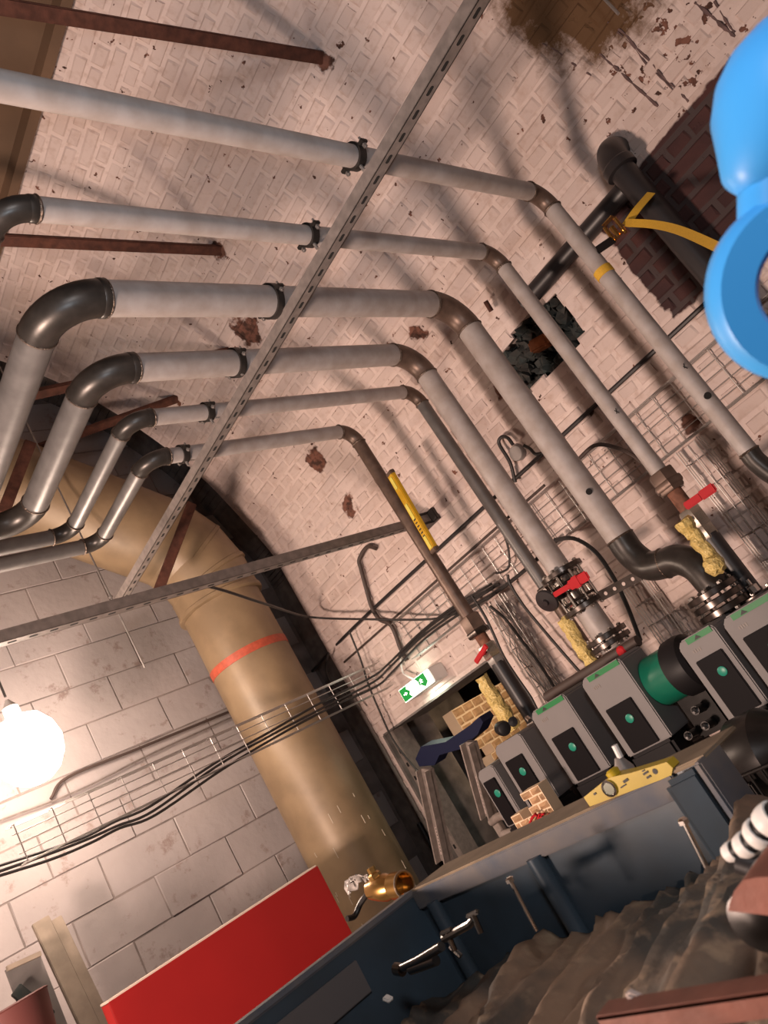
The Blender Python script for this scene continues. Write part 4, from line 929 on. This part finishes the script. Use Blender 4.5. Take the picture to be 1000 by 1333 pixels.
for i in range(NX + 1):
    row = []
    for j in range(NY + 1):
        x = .03 + (.985 - .03) * i / NX; y = .06 + (1.345 - .06) * j / NY
        base = -.318 + .02 * math.sin(y * 5)
        base -= .05 * max(0, (y - 1.0) / .35) ** 1.2 + .10 * max(0, (.85 - x) / .85) * max(0, (y - .75) / .6)
        near = max(0, min(1, (.62 - x) / .55)); base -= .10 * near
        base += .012 * max(0, min(1, (.92 - y) / .12)) * max(0, min(1, (x - .5) / .3))
        if y < .70: base += .045 * min(1, (.70 - y) / .1)
        row.append(V((x, y, base + fold(x, y))))
    rows.append(row)
m_ = MB().grid(rows); t = m_.build('dust_sheet', M['tarp'], None, angle=180); tag(t, 'crumpled brown dusty sheet heaped in the trough and over its right end', 'dust sheet')
t.data.shade_smooth(); t.modifiers.new('thick', 'SOLIDIFY').thickness = .004
b = MB().box((.45, .34, (FZ - .45) / 2), (.8, .52, -.45 - FZ), None, .01); tag(b.build('crate', M['timber']), 'timber crate under the sheet at the right end of the trough', 'crate')

def zf(x, y): return 0
# bolts standing up out of the sheet
for (p0, p1, lab) in (((891, 1071), (912, 1113), 'bright bolt standing at the right end of the trough'), ((665, 1147), (686, 1187), 'bright bolt standing in the middle of the trough')):
    a, c = PX(*p0, .86), PX(*p1, .86); t = thing('long_bolt', c, lab, 'bolt'); e = c + (c - a) * .6
    MB().cyl(a, e, .0033, 10).build('shank', M['chrome'], t); MB().lathe(a, (a - c), [(.007, -.001), (.007, .004), (.004, .006)], 6).build('head', M['chrome'], t)
# brass valve on the rim with crumpled film
t = thing('brass_valve', (X1 + .05, 1.40, ZR), 'brass valve with open threaded mouth lying on the trough rim', 'valve')
a, c = PX(484, 1158, 1.03), PX(527, 1151, 1.03); d = (c - a).normalized(); L_ = (c - a).length
MB().lathe(a, d, [(.010, -.006), (.020, 0), (.024, L_ * .2), (.027, L_ * .45), (.022, L_ * .6), (.020, L_ * .66), (.026, L_ * .7), (.026, L_ * 1.0), (.0215, L_ * 1.0), (.0205, L_ * .72), (.0, L_ * .70)], 24).build('body', M['brass'], t)
MB().lathe(a.lerp(c, .3), (0, 0, 1), [(.014, 0), (.014, .03), (.009, .034), (.009, .045)], 6).build('bonnet', M['brass'], t)
MB().ring(c - d * .002, d, .0245, .0022, 24, 6).build('mouth_rim', M['nickel'], t)
q = MB(); rr = random.Random(11); pts = []
for i in range(9):
    row = []
    for j in range(9):
        an = .3 + 2.6 * i / 8; p_ = a - d * (.004 + .006 * j) + V((0, math.cos(an) * .035, math.sin(an) * .032)) + V((rr.uniform(-1, 1), rr.uniform(-1, 1), rr.uniform(-1, 1))) * .006; row.append(p_)
    pts.append(row)
o = q.grid(pts).build('film_wrap', mat('clear_film', (.30, .27, .25), .15, 0, .6, 60, .3), t); o.modifiers.new('thick', 'SOLIDIFY').thickness = .001
q = MB().tube(catmull([a - d * .004, PX(470, 1175, 1.02), PX(462, 1192, 1.0), PX(452, 1196, .98)], 5), .006, 10); tag(q.build('lever', M['blacksteel'], t), 'black lever')
# chrome tap lying on the sheet
M['darkchrome'] = mat('dull_chrome', (.20, .19, .18), .22, 1.0)
t = thing('tap_fitting', PX(600, 1220, .8), 'chrome tap with cross handles lying in the dark left part of the trough', 'tap')
def pp(x, y, v=.8): return PX(x, y, v)
MB().tube([pp(520, 1262), pp(545, 1250), pp(575, 1232)], .007, 12).build('spout', M['darkchrome'], t); MB().tube([pp(535, 1262), pp(552, 1256), pp(568, 1250)], .008, 12).build('spout', M['darkchrome'], t)
MB().lathe(pp(521, 1262), (0, 1, .3), [(.010, -.006), (.010, .010)], 12).build('nozzle', M['darkchrome'], t)
MB().tube([pp(578, 1222), pp(592, 1214), pp(612, 1203), pp(618, 1196)], .006, 10).build('body', M['darkchrome'], t)
for (x, y) in ((582, 1213), (616, 1190)):
    MB().bar(pp(x - 8, y + 3), pp(x + 7, y - 4), .008, .006, (0, 0, 1), .002).build('cross_handle', M['darkchrome'], t); MB().cyl(pp(x, y), pp(x + 10, y + 24), .0045, 10).build('stem', M['darkchrome'], t)
MB().cyl(pp(600, 1245), pp(586, 1232), .004, 8).build('stem', M['darkchrome'], t)
t = thing('plastic_scrap', pp(505, 1300, .75), 'small white scrap lying on the dark sheet below the tap', 'scrap'); MB().box(pp(505, 1300, .72), (.012, .014, .006), Matrix.Rotation(.5, 3, 'X'), .002).build('scrap', M['white'], t, smooth=False)
# yellow torpedo level on the rim
t = thing('spirit_level', (X1 + .02, .80, ZR), 'yellow torpedo level with round silver vial lying on the trough rim', 'spirit level')
xl = .994
out = [(760, 1038), (785, 1018), (795, 1012), (822, 1006), (868, 992), (876, 1000), (874, 1010), (768, 1050)]
MB().prism([PX(*q, xl) for q in out], (.022, 0, 0)).build('body', M['yellow'], t, angle=20)
v_ = PX(794, 1026, xl); MB().lathe(v_ + V((.001, 0, 0)), (-1, 0, 0), [(.0125, 0), (.0125, .004), (.0095, .005), (.009, .002)], 24).build('vial_ring', M['chrome'], t)
MB().lathe(v_ + V((-.001, 0, 0)), (-1, 0, 0), [(.0088, 0), (.0088, .002)], 20).build('vial', mat('grey_vial', (.20, .21, .15), .2), t)
MB().lathe(PX(853, 1004, xl) + V((.001, 0, 0)), (-1, 0, 0), [(.0042, 0), (.0042, .0015)], 12).build('hole', M['ink'], t)
MB().lathe(PX(793, 1009, xl) + V((.011, 0, 0)), (0, .1, 1), [(.010, -.006), (.011, .002), (.007, .005)], 16).build('top_vial', M['yellow'], t)
q = MB()
for (x, y, w_, h_) in ((815, 1016, .010, .004), (841, 1006, .010, .003), (845, 1011, .008, .003), (812, 1023, .012, .002), (775, 1033, .005, .003), (838, 1003, .005, .002)): p_ = PX(x, y, xl) - V((.0006, 0, 0)); q.box(p_, (.001, w_, h_), Matrix.Rotation(-.10, 3, 'X'))
tag(q.build('print', M['ink'], t, smooth=False), kind='stuff')
t = thing('white_valve_stem', PX(810, 990, 1.6), 'pale plastic plug with thin stem standing behind the torpedo level', 'plug')
a, c = PX(800, 970, 1.06), PX(808, 986, 1.06); MB().cyl(a, c, .005, 10).build('stem', M['white'], t); MB().lathe(PX(812, 1000, 1.06), (a - c), [(.018, -.02), (.016, .0), (.009, .012), (.006, .018)], 12).build('plug', M['casingside'], t)

# ------------------------------------------------------------------ right foreground: white ribbed hose, red oxide steel, angle
t = thing('ribbed_hose', PX(965, 1090, .75), 'white hose wound with black bands at the right edge of the sheet', 'hose')
hp = catmull([PX(946, 1112, .60), PX(958, 1106, .60), PX(972, 1099, .60), (PX(985, 1088, .60)), PX(995, 1076, .60), PX(1010, 1060, .60), PX(1030, 1046, .60)], 8)
seg = max(1, len(hp) // 8)
for k0, k1 in ((0, 8), (11, 19), (22, 30), (33, 41), (44, 49)):
    s_ = hp[k0:min(k1, len(hp))]; n_s = len(s_)
    if n_s > 2: MB().tube(s_, [(.0062 + .0013 * min((k0 + i) / 7, 4)) * (1.15 - .10 * abs(2 * i / (n_s - 1) - 1)) for i in range(n_s)], 14).build('white_wrap', M['white'], t)
MB().tube(hp, [.0060 + .0010 * min(i / 7, 4) for i in range(len(hp))], 12).build('black_core', M['blackplastic'], t)
t = thing('steel_block', PX(975, 1170, .5), 'red oxide painted steel block with curved underside at the right edge', 'steel block')
pl = [PX(*q, .50) for q in ((948, 1186), (950, 1176), (956, 1160), (968, 1146), (985, 1142), (1040, 1140), (1040, 1196), (985, 1190))]
MB().prism(pl, (.10, 0, 0)).build('block', M['redbrownpaint'], t, angle=40)
MB().lathe(PX(985, 1205, .52), (1, 0, 0), [(.005, 0), (.022, .004), (.024, .07), (.01, .08)], 20).build('roller', M['blacksteel'], t)
t = thing('steel_angle', PX(900, 1305, .45), 'red oxide steel angle lying across the sheet at bottom right', 'steel angle')
a, c = PX(785, 1316, .45), PX(1060, 1273, .45); MB().bar(a, c, .020, .004, (0, 0, 1), .001).build('leg', M['redbrownpaint'], t); MB().bar(a - V((.008, 0, .006)), c - V((.008, 0, .006)), .004, .016, (0, 0, 1), .001).build('leg', M['redbrownpaint'], t)
t = thing('plaster_crumb', PX(825, 1298, .46), 'small pink plaster crumb resting on the left end of the red angle', 'crumb'); MB().box(PX(827, 1298, .46), (.008, .012, .007), Matrix.Rotation(.6, 3, 'X'), .002).build('crumb', M['label'], t, smooth=False)
t = thing('black_tube', PX(975, 1125, .62), 'short shiny black tube between the white hose and the red block', 'tube'); MB().cyl(PX(962, 1120, .60), PX(1020, 1140, .60), .010, 16).build('tube', M['soil'], t)

# ------------------------------------------------------------------ red cabinet by the end wall
yf = 3.55; A = PY(158, 1300, yf); Bq = PY(412, 1123, yf); Cq = PY(452, 1202, yf)
zt = (A.z + Bq.z) / 2; x0, x1 = PY(140, 1299, yf).x, (Bq.x + Cq.x) / 2
t = thing('red_cabinet', ((x0 + x1) / 2, yf + .1, FZ), 'plain red sheet cabinet with pale top edge against the end wall', 'cabinet')
MB().box(((x0 + x1) / 2, yf + .012, (zt + Cq.z - .12) / 2), (x1 - x0, .022, zt - Cq.z + .12), None, .002).build('front_panel', M['redpaint'], t)
MB().box(((x0 + x1) / 2, yf + .07, (zt + FZ) / 2 - .002), (x1 - x0 - .006, .09, zt - FZ - .004)).build('carcass', M['redside'], t, smooth=False)
MB().bar((x0, yf + .062, zt + .003), (x1, yf + .062, zt + .003), .10, .008, (0, 0, 1), .001).build('top_edge', M['palewood'], t)

# ------------------------------------------------------------------ floodlight and the clutter at the bottom left
M['lampglow'] = mat('lit_diffuser', (1.0, .78, .63), .4, emit=72)
t = thing('site_lamp', FLOOD, 'glaring round site lamp hanging on a cord near the end wall', 'lamp')
MB().lathe(FLOOD - V((0, 0, .17)), (0, 0, 1), [(.05, .01), (.10, .04), (.14, .10), (.155, .17), (.14, .24), (.10, .30), (.04, .325), (.0, .33)], 36).build('globe', M['lampglow'], t)
MB().lathe(FLOOD + V((0, 0, .145)), (0, 0, 1), [(.03, 0), (.035, .01), (.035, .06), (.02, .08), (.008, .10)], 20).build('lamp_holder', M['white'], t)
MB().cyl(FLOOD + V((0, 0, .26)), (FLOOD.x, FLOOD.y, 3.66), .006, 8).build('cord', M['cable'], t)
for k, (q0, q1, wd, lab) in enumerate((((52, 1198), (118, 1345), .075, 'left of two upright timber battens leaning by the end wall at bottom left'), ((72, 1196), (140, 1345), .05, 'right of two upright timber battens leaning by the end wall at bottom left'))):
    a, c = PY(*q0, 4.1), PY(*q1, 4.1); e = a + (c - a) * ((FZ - a.z) / (c.z - a.z)); e.y -= .1
    tag(MB().bar(a, e, wd, .03, (0, 1, 0), .003).build('timber_batten', M['timber']), lab, 'batten')
t = thing('plaster_board', PY(60, 1300, 4.0), 'grey dusty board leaning left of the battens at bottom left', 'board')
a = [PY(*q, 3.95) for q in ((8, 1262), (52, 1242), (92, 1328), (48, 1352))]; lo = [p_ for p_ in a]
bpts = [a[0], a[1], V((a[1].x, a[1].y, FZ)), V((a[0].x, a[0].y, FZ))]; MB().prism(bpts, (0, .03, 0)).build('board', M['greyblock'], t, smooth=False)
MB().bar(a[0] + V((0, -.01, 0)), a[1] + V((0, -.01, 0)), .03, .02, (0, 0, 1), .002).build('edging', M['timber'], t)
MB().bar(PY(20, 1288, 3.9), PY(66, 1325, 3.9), .05, .02, (0, 1, 0), .003).build('brace', M['rubble'], t)
t = thing('red_bucket', PY(0, 1320, 3.6), 'dull red bucket at the very bottom left corner', 'bucket')
c = PY(2, 1330, 3.6); MB().lathe((c.x, c.y, c.z - .32), (0, 0, 1), [(.13, 0), (.17, .34), (.175, .345), (.165, .35), (.14, .02)], 28).build('bucket', mat('dull_red_plastic', (.16, .05, .045), .6), t)
tag(MB().box((c.x, c.y, (c.z - .32 + FZ) / 2), (.4, .4, c.z - .32 - FZ), None, .01).build('timber_box', M['timber']), 'timber box under the dull red bucket', 'box')

# ------------------------------------------------------------------ bright blue hook close to the lens
t = thing('hoist_hook', ray(985, 150) * .52, 'bright blue plastic hoist hook and ring close to the lens at right', 'hook')
D = .50
def H(x, y, k=D): return ray(x, y) * k
body = [H(1050, 70), H(1015, 100), H(985, 140), H(975, 180), H(985, 215), H(1010, 240)]
bl_ = MB().lathe(H(1050, 75), H(975, 235) - H(1050, 75), [(.004, -.030), (.022, -.022), (.037, -.004), (.043, .016), (.043, .035), (.037, .055), (.026, .072), (.016, .088), (.004, .094)], 32)
bl_.tube([H(1005, 150), H(1000, 210), H(998, 250), H(1000, 300)], [.020, .018, .017, .018], 24)
bl_.build('hook_body', M['blueplastic'], t)
cen = H(1050, 372); n_ = -ray(1048, 362).normalized(); n_ = (n_ + RX * .35 - RD * .1).normalized()
uu = n_.cross(V((0, 0, 1))).normalized(); vv = n_.cross(uu).normalized()
pts = []
Rr = .0450
ring_m = MB(); N = 48; sec = [(-.0135, -.009), (-.010, -.0135), (.010, -.0135), (.0145, -.008), (.0145, .008), (.010, .0135), (-.010, .0135), (-.0135, .009)]
vs = []
for i in range(N):
    an = 2 * math.pi * i / N; rd = uu * math.cos(an) + vv * math.sin(an)
    for (dr, dn) in sec: vs.append(cen + rd * (Rr + dr) + n_ * dn)
k8 = len(sec); fs = [(i * k8 + j, i * k8 + (j + 1) % k8, ((i + 1) % N) * k8 + (j + 1) % k8, ((i + 1) % N) * k8 + j) for i in range(N) for j in range(k8)]
ring_m.add(vs, fs).build('ring', M['blueplastic'], t, angle=50)
for k in range(9):
    an = math.radians(150 + 11 * k); rd = uu * math.cos(an) + vv * math.sin(an); p_ = cen + rd * (Rr + .001) + n_ * .0137
    MB().ring(p_, n_, .0022, .0005, 12, 5).build('embossed_mark', M['blueplastic'], t)
MB().tube([H(1012, 85), H(1080, 40), H(1400, -60)], .012, 14).build('hook_shank', M['galv'], t)
MB().tube([H(1400, -60), H(1400, -60) + V((0, 0, -2)) if False else V((H(1400, -60).x, H(1400, -60).y, FZ))], .02, 12).build('stand_post', M['galv'], t)
